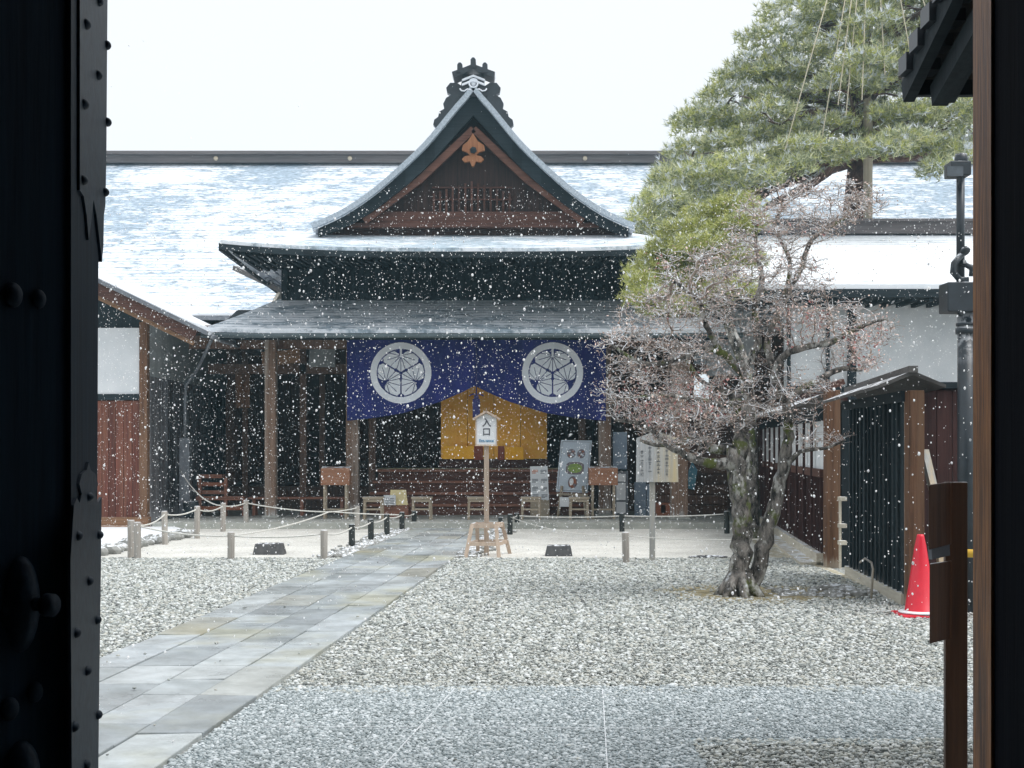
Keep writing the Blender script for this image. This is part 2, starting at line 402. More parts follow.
M['flags'] = plain('wet_paving_stones', (.66,.6,.45), (.3,.27,.18), .6, scale=2.0, snow=.25, bstr=.4)

def mat_bark(name, a, b, snow=.6, moss=False, sc=12):
    m, N, L, B = nmat(name)
    n = noise(N, L, mapped(N, L, (1,1,.45)), sc, 8, .7)
    c = ramp(N, L, n, [(.4, b), (.52, tuple((x+y)/2 for x, y in zip(a,b))), (.64, a)])
    if moss:
        k = noise(N, L, mapped(N, L, (1,1,.7)), 4.5, 6, .65)
        c = mix(N, L, ramp(N, L, k, [(.53,(0,0,0)),(.6,(1,1,1))]), c, (.11,.13,.03))
        k2 = noise(N, L, mapped(N, L, (1.3,1,.7)), 6.5, 6, .65)
        c = mix(N, L, ramp(N, L, k2, [(.55,(0,0,0)),(.63,(1,1,1))]), c, (.5,.49,.46))
    u = upness(N, L, .1, .55); sn = noise(N, L, mapped(N, L, (1,1,1)), 7, 5)
    f = mth(N, L, 'MULTIPLY', u, ramp(N, L, sn, [(.6-snow*.3,(0,0,0)),(.68-snow*.3,(1,1,1))]))
    c = mix(N, L, f, c, SNOW)
    L.new(c, B.inputs['Base Color']); B.inputs['Roughness'].default_value = .9
    bump(N, L, B, n, .9, .03); return m
M['maple_bark'] = mat_bark('maple_bark', (.33,.3,.27), (.02,.018,.016), .05, True, 15)
M['twig'] = mat_bark('maple_twigs', (.56,.46,.38), (.22,.16,.13), .75)
M['pine_bark'] = mat_bark('pine_bark', (.22,.13,.105), (.08,.045,.04), .5)
def mat_leaf(name, stops, tr=.25):
    m, N, L, B = nmat(name)
    g = N.new('ShaderNodeNewGeometry')
    L.new(ramp(N, L, g.outputs['Random Per Island'], stops), B.inputs['Base Color']); B.inputs['Roughness'].default_value = .7
    return m
M['bud'] = mat_leaf('dry_maple_leaves', [(0,(.55,.40,.33)),(.45,(.72,.56,.49)),(.75,(.78,.58,.52)),(1,(.85,.74,.65))])
M['redbud'] = mat_leaf('red_maple_leaves', [(0,(.45,.17,.16)),(1,(.6,.3,.27))])
M['needle'] = mat_leaf('pine_needles', [(0,(.15,.19,.11)),(.4,(.38,.42,.25)),(.8,(.68,.69,.42)),(1,(.85,.8,.52))])
M['needle_y'] = mat_leaf('yellow_pine_needles', [(0,(.28,.33,.08)),(.5,(.52,.54,.18)),(1,(.7,.68,.3))])
M['snowtuft'] = plain('snow_on_foliage', SNOW[:3], (.78,.82,.87), .8)
M['snow'] = plain('fallen_snow', (.9,.92,.94), (.84,.87,.9), .8, scale=2, bstr=.3)
M['flake'], N_f, L_f, B_f = nmat('snowflakes')
df = N_f.new('ShaderNodeBsdfDiffuse'); tf = N_f.new('ShaderNodeBsdfTranslucent'); mx = N_f.new('ShaderNodeMixShader')
for q_ in (df, tf): q_.inputs['Color'].default_value = (1, 1, 1, 1)
mx.inputs[0].default_value = .5; L_f.new(df.outputs[0], mx.inputs[1]); L_f.new(tf.outputs[0], mx.inputs[2])
L_f.new(mx.outputs[0], N_f['Material Output'].inputs['Surface'])

# ------------------------------------------------------------------ ground
def sheet(name, poly, z, mat, kind='structure'):
    b = MB(); b.add([(x, y, z) for x, y in poly], [tuple(range(len(poly)))]); o = b.build(name, mat); tag(o, kind=kind); return o
sheet('ground', [(-150,-60),(150,-60),(150,160),(-150,160)], 0, M['ground'])
o = sheet('gravel_yard', [(-12,3.4),(12,3.4),(12,17.2),(-12,17.2)], .004, M['gravel_bed'])
sheet('white_gravel_court', [(-12,17.0),(6,17.0),(6,23.1),(-12,23.1)], .008, M['white_gravel'])
pathL = lambda D: -2.85+.078*(D-8.94)
pathR = lambda D: -1.39+.078*(D-8.94)
b = MB(); pave = [(pathR(3.4)+.02,3.4),(.9,3.4),(.9,6.45),(12,6.6),(12,8.05),(pathR(7.95)+.02,7.95)]
b.add([(x,y,.012) for x,y in pave], [tuple(range(6))]); tag(b.build('fine_gravel_strip', M['fine_gravel']), kind='structure')
b = MB()                                     # thin pale joint lines in the strip
for (x0,y0,x1,y1) in ((-1.5,6.85,.95,6.8),(-.9,3.6,-.35,7.9),(.3,3.6,.55,7.9)):
    b.beam((x0,y0,.016),(x1,y1,.016),.006,.008)
tag(b.build('pavement_joint', M['paper']), kind='structure')
# flagstone path, every flag a stone of the one path mesh
b = MB(); D = 3.4; row = 0; r_ = random.Random(3)
ncol = 3
cols = [0, .24, .52, .76, 1.0]
for c in range(4):
    D = 3.4+r_.random()*.6-.4
    while D < 23.0:
        ln = r_.choice((.5,.65,.8,1.0)); D1 = min(D+ln, 23.02)
        x0 = lambda d: pathL(d)+cols[c]*1.46+.006
        x1 = lambda d: pathL(d)+cols[c+1]*1.46-.006
        z = .028+r_.random()*.006; a, e = D+.006, D1-.006
        t1, t2 = r_.uniform(-.004,.004), r_.uniform(-.004,.004)
        vs = [(x0(a),a,-.02),(x1(a),a,-.02),(x1(e),e,-.02),(x0(e),e,-.02),(x0(a),a,z+t1),(x1(a),a,z-t1),(x1(e),e,z+t2),(x0(e),e,z-t2)]
        if e-a > .1: b.add(vs, [(3,2,1,0),(4,5,6,7),(0,1,5,4),(1,2,6,5),(2,3,7,6),(3,0,4,7)])
        D = D1
tag(b.build('stone_path', M['path'], bevel=.006), kind='structure')

# loose gravel stones: ONE stuff mesh
ico_v = []
ph = (1+5**.5)/2
for a_ in (-1,1):
    for b_ in (-ph,ph): ico_v += [(a_,b_,0),(0,a_,b_),(b_,0,a_)]
ico_v = np.array(ico_v)/math.hypot(1,ph)
def ico_faces():
    from itertools import combinations
    d = np.linalg.norm(ico_v[:,None]-ico_v[None], axis=2); e = d[d>0].min()*1.01; F = []
    for i,j,k in combinations(range(12),3):
        if d[i,j]<e and d[j,k]<e and d[i,k]<e:
            n = np.cross(ico_v[j]-ico_v[i], ico_v[k]-ico_v[i])
            F.append((i,j,k) if n.dot(ico_v[i])>0 else (i,k,j))
    return np.array(F)
ico_f = ico_faces()
def scatter_mesh(name, pos, scl, mat, jitter=.2, smooth=False, tilt=.5):
    n = len(pos); V = ico_v[None]*(1+rng.uniform(-jitter,jitter,(n,12,1)))*scl[:,None,:]
    a = rng.uniform(0,2*PI,n); t = rng.normal(0,tilt,n)
    ca, sa, ct, st = np.cos(a)[:,None], np.sin(a)[:,None], np.cos(t)[:,None], np.sin(t)[:,None]
    x, y, z = V[...,0], V[...,1], V[...,2]
    y, z = y*ct-z*st, y*st+z*ct
    x, y = x*ca-y*sa, x*sa+y*ca
    V = np.stack([x,y,z], -1)+pos[:,None,:]
    F = (ico_f[None]+(np.arange(n)*12)[:,None,None]).reshape(-1,3)
    me = bpy.data.meshes.new(name); me.vertices.add(n*12); me.vertices.foreach_set('co', V.reshape(-1).astype(np.float32))
    me.loops.add(F.size); me.loops.foreach_set('vertex_index', F.reshape(-1).astype(np.int32))
    me.polygons.add(len(F)); me.polygons.foreach_set('loop_start', np.arange(0, F.size, 3, dtype=np.int32))
    if smooth: me.polygons.foreach_set('use_smooth', np.ones(len(F), bool))
    me.materials.append(mat); me.update(calc_edges=True); me.validate()
    o = bpy.data.objects.new(name, me); C.objects.link(o); return o
pts = []
def field(y0, y1, s):
    ys = np.arange(y0, y1, s*.9)
    for y in ys:
        lim = y*.42+.9
        xs = np.arange(-lim, lim, s); xs = xs+rng.uniform(-s*.5,s*.5,len(xs)); yy = y+rng.uniform(-s*.5,s*.5,len(xs))
        for X, Y in zip(xs, yy):
            if pathL(Y)-.02 < X < pathR(Y)+.02: 
                if rng.random() > .0012: continue
            if X > pathR(Y) and (Y < 6.6 and X < .9 or 6.58 < Y < 7.9 + .12*math.sin(X*1.7) + .05*math.sin(X*9)) and rng.random() > .004+.35*math.exp(-(8.02-Y)*7): continue
            if X > 3.72 and Y > 12.3: continue
            if ((X-2.5)/1.05)**2+((Y-13.05)/.75)**2 < 1 and rng.random() < 1.15-.9*(((X-2.5)/1.05)**2+((Y-13.05)/.75)**2): continue
            pts.append((X, Y, s))
field(5.4, 9.6, .019); field(9.6, 17.1, .0235)
pts = np.array(pts); n = len(pts)
sz = pts[:,2]*np.minimum(rng.lognormal(-.88, .42, n), .9)
onp = (pts[:,0] > pathL(pts[:,1])) & (pts[:,0] < pathR(pts[:,1]))
pos = np.stack([pts[:,0], pts[:,1], .006+sz*.3+rng.uniform(0,.008,n)+onp*.03], -1)
scl = np.stack([sz*rng.uniform(1,1.5,n), sz*rng.uniform(.75,1.05,n), sz*rng.uniform(.45,.75,n)], -1)
tag(scatter_mesh('loose_gravel', pos, scl, M['stones'], .22, False, .35), 'loose grey and white gravel stones covering the yard', 'gravel', kind='stuff')
n = 0; q = []
for y in np.arange(5.2, 8.0, .0185):
    lo = pathR(y)+.02; hi = .9 if y < 6.6 else y*.42+.9
    xs = np.arange(lo, hi, .019); q.append(np.stack([xs+rng.uniform(-.008,.008,len(xs)), y+rng.uniform(-.008,.008,len(xs))], -1))
q = np.vstack(q); n = len(q); sz = rng.lognormal(-4.72,.28,n)
tag(scatter_mesh('fine_gravel', np.stack([q[:,0],q[:,1],.013+sz*.2],-1), np.stack([sz*1.2,sz*.9,sz*.6],-1), M['fine_stones'], .22, False, .3), 'fine blue-grey gravel forming the strip nearest the gate', 'gravel', kind='stuff')
# white pebbles edging both sides of the path's far end
n = 1500; yy = rng.uniform(17.2, 22.8, n); side = rng.random(n) < .6
xx = np.where(side, pathL(yy)-np.abs(rng.normal(0,.16,n)), pathR(yy)+np.abs(rng.normal(0,.14,n)))
sz = rng.uniform(.02,.05,n)
tag(scatter_mesh('edge_pebbles', np.stack([xx,yy,.01+sz*.3],-1), np.stack([sz*1.3,sz,sz*.6],-1), M['rock'], .25), 'pale pebbles scattered along both edges of the path', 'pebbles', kind='stuff')
# soil round the tree
b = MB(); ring = []
for k in range(36):
    a = 2*PI*k/36; r = 1+.14*math.sin(3*a+1)+.08*math.sin(7*a); ring.append((2.5+1.08*r*math.cos(a), 13.05+.78*r*math.sin(a), .016))
b.add(ring, [tuple(range(36))]); tag(b.build('soil', M['soil']), kind='structure')
b = MB(); b.add([(x,y,.013) for x,y in ((3.2,14.1),(3.75,13.5),(3.9,16.5),(4.6,23),(4.0,23),(3.4,17))], [tuple(range(6))])
tag(b.build('side_paving', M['flags']), kind='structure')

# ------------------------------------------------------------------ main hall behind
hall = thing('main_hall', 'long hall behind with a broad snow-streaked shingle roof and straight ridge', 'building', (0,34,0))
RS = (9.74-4.44)/9.0
def main_z(D): return 4.44+(D-29)*RS
def mrow(D, x0, x1, n): return [(x0+(x1-x0)*i/n, D, main_z(D)) for i in range(n+1)]
b = MB(); b.slab([mrow(29+9*k/6, -24, 26, 20) for k in range(7)], .14)
b.slab([[(x, 38+9*k/2, 9.74-k*2.6) for x in (-24,26)] for k in range(3)][::1], .14)
b.build('roof', M['roof_main'], hall)
b = MB(); b.box(-24,26,37.72,38.28,9.70,9.92); b.box(-24,26,37.62,38.38,9.92,10.0); b.box(-24,26,37.8,38.2,10.0,10.06)
rdg = b.build('ridge', M['ridge'], hall)
for px in (216, 585, 350, 905):
    b = MB(); c_ = P(px, 158.5, 37.7); b.tube([c_, c_-Vector((0,.04,0))], .065, 12); b.build('ridge_emblem', M['bamboo'], rdg)
b = MB(); b.box(-24,-4.2,30.2,30.4,0,5.0); b.box(-4.2,4.6,33,33.2,0,6); b.box(4.6,26,30.2,30.4,0,5.0); b.build('wall', M['inner'], hall)
b = MB(); b.beam((-24,28.96,4.33),(-4.5,28.96,4.33),.12,.1); b.build('gutter', M['grey_metal'], hall)
a_, e_ = P(235,268,27.6), P(284,291,26.6)
b = MB(); b.beam(a_, e_, .12, .1); b.build('roof_edge_board', M['fence_roof'], hall)
b = MB(); b.beam(P(285,290,28), P(272,314,28.2), .3, .08); b.build('roof_edge_board', M['sill'], hall)

# ------------------------------------------------------------------ entrance hall
XC = -0.71
eh = thing('entrance_hall', 'dark timber entrance hall with curved gable roof and ridge ornament', 'building', (XC,25,0))
EF = 22.6; HW = 4.36; GF = 24.3; GHW = 2.84; GZ = PZ(230, 24.3)
def eave_z(u): return 4.93+.14*abs(u)**3.2
# front slope of the hipped skirt
rows = []
for k in range(7):
    v = k/6; row = []
    for i in range(33):
        u = -1+2*i/32; x = XC+u*(HW+(GHW-HW)*v)
        z = eave_z(u)*(1-v)+(GZ+.02)*v-.16*v*(1-v)
        row.append((x, EF+(GF+.35-EF)*v, z))
    rows.append(row)
b = MB(); b.slab(rows, .1)
b.build('skirt_roof', M['roof_upper'], eh)
# side skirts run back to the hall behind
for s in (-1, 1):
    rows = []
    for k in range(5):
        v = k/4; row = []
        for i in range(12):
            t = i/11; Dd = (EF*(1-v)+(GF+.35)*v)*(1-t)+33*t
            cu = abs(1-t*1.0)**6
            z = (4.93+.14*cu)*(1-v)+(GZ+.02)*v-.16*v*(1-v)
            row.append((XC+s*(HW+(GHW-HW)*v), Dd, z+.002))
        rows.append(row if s > 0 else row)
    if s > 0: rows = rows[::-1]
    b = MB(); b.slab([list(r) for r in rows], .1); b.build('skirt_roof', M['roof_side'], eh)
# soffit with rafters
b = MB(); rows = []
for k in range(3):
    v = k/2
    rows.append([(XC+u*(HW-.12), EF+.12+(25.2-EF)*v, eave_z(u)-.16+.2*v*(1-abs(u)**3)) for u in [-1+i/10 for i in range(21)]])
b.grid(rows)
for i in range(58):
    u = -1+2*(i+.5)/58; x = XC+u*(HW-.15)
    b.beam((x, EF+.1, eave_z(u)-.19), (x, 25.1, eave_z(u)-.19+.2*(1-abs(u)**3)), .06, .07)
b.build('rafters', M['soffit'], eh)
b = MB()
for i in range(24):
    u0, u1 = -1+i/12, -1+(i+1)/12
    b.beam((XC+u0*HW, EF-.005, eave_z(u0)-.12), (XC+u1*HW, EF-.005, eave_z(u1)-.12), .05, .1)
for s in (-1,1): b.beam((XC+s*HW, EF, 4.95), (XC+s*(HW-.02), 30, 4.80), .06, .14)
b.build('eave_board', M['dark_wood_x'], eh)
# side walls, upper wall
b = MB(); XL, XR = XC-3.66, XC+3.66
b.box(XL,XR,25.05,25.25,3.9,5.05); b.box(XL,XL+.15,25.25,33,3.9,5.0); b.box(XR-.15,XR,25.25,33,3.9,5.0)
b.box(XL-.05,XR+.05,25.0,25.05,4.28,4.44)
for i in range(9): b.box(XL+i*(7.32/8)-.06, XL+i*(7.32/8)+.06, 24.97, 25.06, 4.0, 5.0)
b.build('upper_wall', M['dark_wood'], eh)
# lower roof
LF = 23.1; rows = []
for k in range(5):
    v = k/4
    rows.append([(XC+u*(4.76-.98*v), LF+(25.06-LF)*v, 3.55+.76*v-.05*v*(1-v)+(.03*abs(u)**4)*(1-v)) for u in [-1+i/12 for i in range(25)]])
b = MB(); b.slab(rows, .07); b.build('porch_roof', M['roof_lower'], eh)
for s in (-1,1):
    r2 = [[(XC+s*(4.76-.98*k/2), (LF+(25.06-LF)*k/2)*(1-t)+30*t, 3.55+.76*k/2+.002) for t in (0,.5,1)] for k in range(3)]
    if s > 0: r2 = r2[::-1]
    b = MB(); b.slab(r2, .07); b.build('porch_roof', M['roof_lower'], eh)
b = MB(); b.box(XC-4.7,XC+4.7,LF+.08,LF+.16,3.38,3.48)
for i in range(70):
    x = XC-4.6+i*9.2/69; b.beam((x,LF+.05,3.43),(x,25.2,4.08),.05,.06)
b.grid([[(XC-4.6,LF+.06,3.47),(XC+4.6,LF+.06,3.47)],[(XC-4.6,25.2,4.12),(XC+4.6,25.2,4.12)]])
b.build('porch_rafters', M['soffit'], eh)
b = MB(); b.tube([(XC-4.8,LF-.06,3.44),(XC+4.8,LF-.06,3.44)], .045, 8)
gut = b.build('gutter', M['green_metal'], eh)
# gable roof with concave verge
def gz(t): # t: 0 ridge .. 1 foot, returns z
    a = [0,.14,.28,.45,.62,.8,1.0]; y = [93,119,147,172.5,196,215,229.5]
    return PZ(np.interp(t, a, y), GF)
import itertools
TT = [i/20 for i in range(21)]
def gzs(t): return (gz(max(0,t-.06))+gz(t)*2+gz(min(1,t+.06)))/4 if t > 0.02 else gz(0)
for s in (-1,1):
    rows = [[(XC+s*(GHW+.12)*t, Dd, gzs(t)) for Dd in ([GF-.42, 27, 31, 37.4])] for t in TT]
    if s < 0: rows = rows[::-1]
    b = MB(); b.slab(rows, .1); b.build('gable_roof', M['roof_side'], eh)
    # verge roll, bargeboards
    b = MB()
    for t0, t1 in zip(TT[:-1], TT[1:]):
        a_ = Vector((XC+s*(GHW+.12)*t0, GF-.46, gzs(t0)-.035)); e_ = Vector((XC+s*(GHW+.12)*t1, GF-.46, gzs(t1)-.035))
        b.beam(a_, e_, .14, .095, up=(0,0,1))
    b.build('verge', M['verge'], eh)
    def band(off0, off1, y0, y1, t_end, tmin=0.0):
        poly_t = [tmin+(t_end-tmin)*i/16 for i in range(17)]
        up = [(XC+s*(GHW+.1)*t, gzs(t)-off0) for t in poly_t]
        lo = [(XC+s*(GHW+.1)*t, gzs(t)-off1*(1-.55*t)) for t in poly_t]
        bb = MB()
        for i in range(16):
            q = [up[i], up[i+1], lo[i+1], lo[i]]
            if s < 0: q = q[::-1]
            bb.prism(q[::-1], y0, y1)
        return bb
    band(.09, .52, GF-.4, GF-.3, .97).build('bargeboard', M['dark_wood_x'], eh)
    bb = MB(); a_ = Vector((XC, GF-.28, PZ(133, GF))); e_ = Vector((XC+s*2.02, GF-.28, PZ(224, GF)))
    mid = (a_+e_)/2-Vector((0,0,.1))
    bb.beam(a_, mid, .08, .13); bb.beam(mid, e_, .08, .12); bb.build('inner_bargeboard', M['barge'], eh)
b = MB()
zb = PZ(230, GF)-.1
pl = [(XC+ (GHW)*t*s, gzs(t)-.12) for s, T in ((-1, TT[::-1]), (1, TT[1:])) for t in T]
pl = [(x, max(z, zb+.01)) for x, z in pl]
b.prism([(XC-GHW, zb)]+pl[:]+[(XC+GHW, zb)], GF, GF+.1); b.build('gable_wall', M['gable_wood'], eh)
b = MB()
for i in range(13):
    x = PX(434+i*6.3, GF); zt = PZ(182+abs(i-6)*2.0, GF); b.box(x-.02, x+.02, GF-.07, GF-.02, PZ(213,GF), zt)
for y in (188, 200): b.box(PX(432,GF), PX(512,GF), GF-.05, GF-.01, PZ(y,GF)-.015, PZ(y,GF)+.015)
b.build('gable_lattice', M['brown'], eh)
b = MB(); b.box(PX(372,GF), PX(576,GF), GF-.14, GF-.001, PZ(224,GF), PZ(213,GF)); b.box(PX(350,GF), PX(598,GF), GF-.2, GF-.002, PZ(229,GF), PZ(224.5,GF)); b.build('tie_beam', M['brown'], eh)
# carved pendant
def pxpoly(pts_, D): return [(PX(x,D), PZ(y,D)) for x, y in pts_]
b = MB()
q = pxpoly([(473,134),(478,142),(484,146),(485,151),(479,153),(476,156),(481,157),(484,160),(481,163),(476,162),(474,167),(472,167),(470,162),(465,163),(462,160),(465,157),(470,156),(467,153),(462,151),(463,146),(468,142)], GF-.35)
b.prism(q[::-1], GF-.42, GF-.33); pend = b.build('gable_pendant', M['gegyo'], eh)
b = MB(); c_ = P(473.3,150,GF-.45); b.tube([c_, c_+Vector((0,.04,0))], .065, 6); b.build('boss', M['dark_wood'], pend)
# ridge-end ornament
OD = GF-.5
b = MB()
lobeL = [(467,93),(463,86),(457,82),(450,82),(446,87),(447,92),(451,94),(446,97),(443,103),(444,108),(439,111),(438,116),(434,119),(433,124),(436,127),(441,126),(447,121),(455,112),(461,104),(467,99)]
b.prism(pxpoly(lobeL, OD), OD+.05, OD+.2)
b.prism([(2*PX(473.3,OD)-x, z) for x, z in pxpoly(lobeL, OD)][::-1], OD+.05, OD+.2)
b.prism(pxpoly([(463,74),(483,74),(487,96),(459,96)], OD)[::-1], OD+.02, OD+.22)
orn = b.build('ridge_ornament', M['black_metal'], eh)
b = MB()
b.prism(pxpoly([(452,73),(463,69),(473,65),(484,69),(495,73),(494,79),(473.3,70.5),(454,79)], OD)[::-1], OD-.08, OD+.35)
for x, y in ((460,66),(473.3,61),(485,66)): b.prism(pxpoly([(x-2.6,y+8),(x-2.6,y),(x-1,y-2),(x+1,y-2),(x+2.6,y),(x+2.6,y+8)], OD)[::-1], OD-.1, OD+.3)
b.build('cap', M['black_metal'], orn)
b = MB()
for dy in (75, 79.5): 
    b.prism(pxpoly([(462,dy+4.5),(473.3,dy),(485,dy+4.5),(485,dy+6.5),(473.3,dy+2.1),(462,dy+6.5)], OD)[::-1], OD-.03, OD+.02)
c_ = P(473.5,83.5,OD); 
ringp = [c_+Vector((.078*math.cos(k*PI/8), -.02, .078*math.sin(k*PI/8))) for k in range(17)]
b.tube(ringp, .017, 6); b.tube([c_+Vector((0,.03,0)), c_-Vector((0,.01,0))], .045, 8)
for s in (-1,1):
    b.tube([P(473.3+s*x, y, OD-.02) for x, y in ((2,90),(6,89),(9,91),(12,90.5),(13.5,88.5))], .014, 5)
b.build('crest', M['crest'], orn)
# ridge of gable roof behind ornament
b = MB(); b.box(XC-.16,XC+.16,GF-.35,37.5,PZ(93,GF)-.1,PZ(93,GF)+.16); b.build('ridge', M['ridge'], eh)

# stone base, floor, steps, columns, inner walls
b = MB(); b.box(-6.4, 4.3, 23.1, 33, 0, .12); b.build('stone_base', M['plinth'], eh, bevel=.012)
b = MB(); b.box(-2.8, 1.6, 26.93, 27.6, 1.002, 1.018); b.build('bounce_floor_mat', M['bounce_mat'], eh)  # pale sheet added to throw light up onto the gold screen
b = MB(); b.box(-2.9, 1.7, 26.9, 32.9, .121, 1.0); b.box(-6.2,-2.9,27.6,32.9,.121,.62); b.box(1.7,4.0,27.2,32.9,.121,.62); b.build('floor', M['inner'], eh)
for k in range(4):
    z1 = .121+.22*(k+1); y0 = 25.55+.33*k
    b = MB(); b.box(-2.85+k*.02, 1.6-k*.02, y0-.03, y0+.38, z1-.05, z1); b.cur = 1; b.box(-2.8+k*.02, 1.55-k*.02, y0+.03, y0+.06, .122 if k == 0 else z1-.22, z1-.051); b.build('step', [M['step'], M['riser']], eh)
for (px, py, w, mt, D) in ((270,522,.21,'column',24.6),(352,522,.24,'column',25.2),(605,522,.24,'column',25.2),(680,526,.30,'column',24.0)):
    x = PX(px, D); b = MB(); b.box(x-w/2, x+w/2, D, D+w, .16, 3.75); cc = b.build('column', M[mt], eh, bevel=.012)
    b = MB(); b.box(x-w/2-.05, x+w/2+.05, D-.05, D+w+.05, .1205, .165); b.build('base_stone', M['plinth'], cc, bevel=.01)
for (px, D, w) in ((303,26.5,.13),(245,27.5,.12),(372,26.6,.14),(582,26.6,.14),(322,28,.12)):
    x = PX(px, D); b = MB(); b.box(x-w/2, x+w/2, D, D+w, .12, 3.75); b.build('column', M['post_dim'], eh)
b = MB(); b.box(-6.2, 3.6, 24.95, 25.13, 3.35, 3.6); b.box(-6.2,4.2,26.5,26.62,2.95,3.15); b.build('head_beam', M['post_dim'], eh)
b = MB(); b.box(-6.3, 4.2, 30, 30.1, .6, 4.3)
for i in range(40): b.box(-6.2+i*.26, -6.17+i*.26, 29.96, 30, .6, 4.2)
b.box(-4.45,-4.35,27.6,30,.6,3.9); b.box(2.3,2.4,26.7,30,.6,3.9)
b.build('inner_wall', M['inner'], eh)
b = MB(); b.box(-6.3,4.2,25.2,30,3.76,3.82); b.build('ceiling', M['inner'], eh)
b = MB(); b.box(2.75,4.2,25.4,25.5,.12,2.4)
for i in range(11): b.box(2.75,4.2,25.36,25.4,.15+i*.2,.32+i*.2)
b.build('board_wall', M['inner'], eh)
b = MB(); b.beam(P(262,359,25.6), P(300,356,25.6), .05, .27); b.build('transom_board', M['orange_x'], eh)
b = MB(); b.box(PX(236,26.6), PX(250,26.6), 26.55, 26.6, PZ(408,26.6), PZ(368,26.6)); b.build('hanging_board', M['orange_z'], eh)
b = MB(); b.box(PX(309,26), PX(335,26), 26, 26.05, PZ(367,26), PZ(347,26)); b.build('transom_board', M['grey_plaster'], eh)

# curtain with two crests
CD = 24.86
def cwave(x, z): return CD-.02+(.03*math.sin(x*5.1+.6*math.sin(z*2))+.012*math.sin(x*9.3+1.7*z))*(1-(z-1.9)/2.2)+.008*math.sin(x*13+z*2)
def cbot(x):
    d = abs(x-XC)*FPX/CD
    return PZ(np.interp(d, [0,12,35,71,100,130], [386,392,402,413,418,421]), CD)
cur = thing('entrance_curtain', 'wide indigo curtain with two white leaf crests drawn up at the middle', 'curtain', (XC, CD, 3.5))
rows = []
for k in range(25):
    v = k/24; row = []
    for i in range(121):
        x = PX(347,CD)+(PX(606,CD)-PX(347,CD))*i/120; zz = 3.56*(1-v)+cbot(x)*v
        dd = abs(x-XC); row.append((x, cwave(x, zz)-.05*math.exp(-dd*dd*20)*v, zz))
    rows.append(row)
b = MB(); b.sm = True; b.grid(rows[::-1]); cl = b.build('cloth', M['curtain'], cur)
so = cl.modifiers.new('thickness','SOLIDIFY'); so.thickness = .006; so.offset = 1
def crest_mask(n=170):
    g = (np.arange(n)+.5)/n*2-1; X, Z = np.meshgrid(g, g); R = np.hypot(X, Z)
    m = (R < 1) & (R > .79)
    for a in (90, 210, 330):
        c, s = math.cos(math.radians(a-90)), math.sin(math.radians(a-90))
        x = X*c+Z*s; y = -X*s+Z*c                 # leaf frame: tip at the centre, notch up
        ax = np.abs(x)
        lobe = ((ax-.295)**2/.275**2+(y-.425)**2/.30**2 < 1)
        tri = (y > .02) & (y < .5) & (ax < (y-.03)*1.35)
        inl = (lobe | tri) & (ax > .012) & (R < .75) & (ax < y*1.73-.045)
        ang = np.arctan2(y-.56, ax+1e-6)          # veins fan from the notch
        rad = np.hypot(ax, y-.56)
        v = np.zeros_like(inl)
        for va in (-72,-44,-16,14):
            dv = np.abs(np.sin(ang-math.radians(va)))*rad
            v |= (dv < .011) & (np.cos(ang-math.radians(va)) > 0) & (rad > .06) & (rad < .47)
        m |= inl & ~v
    # stalk
    m |= (np.abs(X) < .03) & (Z > .5) & (Z < .85)
    return m
cm = crest_mask()
for px in (401, 552.5):
    cx, cz, R = PX(px, CD), PZ(373, CD), .583; n = cm.shape[0]; b = MB(); idx = {}
    def vid(i, j):
        if (i,j) not in idx:
            x = cx+(j/n*2-1)*R; z = cz+(i/n*2-1)*R; idx[(i,j)] = len(b.v); b.v.append((x, cwave(x, z)-.009, z))
        return idx[(i,j)]
    for i in range(n):
        for j in range(n):
            if cm[i,j]: b.f.append((vid(i,j),vid(i,j+1),vid(i+1,j+1),vid(i+1,j))); b.mi.append(0); b.smooth.append(True)
    b.build('crest', M['crest'], cur)
b = MB(); x = PX(476.5,CD); b.tube([(x,CD-.1,3.5),(x,CD-.1,PZ(396,CD))], .012, 6)
b.tube([(x-.14,CD-.1,PZ(396,CD)),(x-.05,CD-.11,PZ(394,CD)),(x,CD-.1,PZ(396,CD)),(x+.05,CD-.11,PZ(394,CD)),(x+.14,CD-.1,PZ(396,CD))], .014, 6)
b.build('cord', M['tassel'], cur)
b = MB(); b.box(x-.07,x+.07,CD-.14,CD-.05,PZ(418,CD),PZ(399,CD)); b.box(x-.045,x+.045,CD-.12,CD-.07,PZ(399,CD),PZ(396,CD)); b.build('tassel', M['tassel'], cur, bevel=.01)

# gold screen standing on the floor
SD = 27.25
gs = thing('gold_screen', 'folding screen covered in gold leaf standing behind the curtain', 'folding screen', (PX(494,SD), SD, 1.0))
xs = [PX(441+106*i/4, SD) for i in range(5)]
for i in range(4):
    b = MB(); ya, yb = (SD-.07, SD-.1) if i % 2 == 0 else (SD-.1, SD-.07)
    b.add([(xs[i]+.004,ya,1.21),(xs[i+1]-.004,yb,1.21),(xs[i+1]-.004,yb,2.95),(xs[i]+.004,ya,2.95),(xs[i]+.004,ya+.03,1.21),(xs[i+1]-.004,yb+.03,1.21),(xs[i+1]-.004,yb+.03,2.95),(xs[i]+.004,ya+.03,2.95)],
        [(0,1,2,3),(7,6,5,4),(0,4,5,1),(1,5,6,2),(2,6,7,3),(3,7,4,0)])
    b.build('panel', M['gold'], gs)
b = MB(); b.box(xs[0]-.03,xs[4]+.03,SD-.09,SD+.12,1.0185,1.2); b.build('base', M['inner'], gs)
sgn = [((443,458),(474,446),'gold_label'),((474,459),(483,446),'rust'),((498,459),(504,446),'rust'),((505,458.5),(523.5,447),'gold_label')]
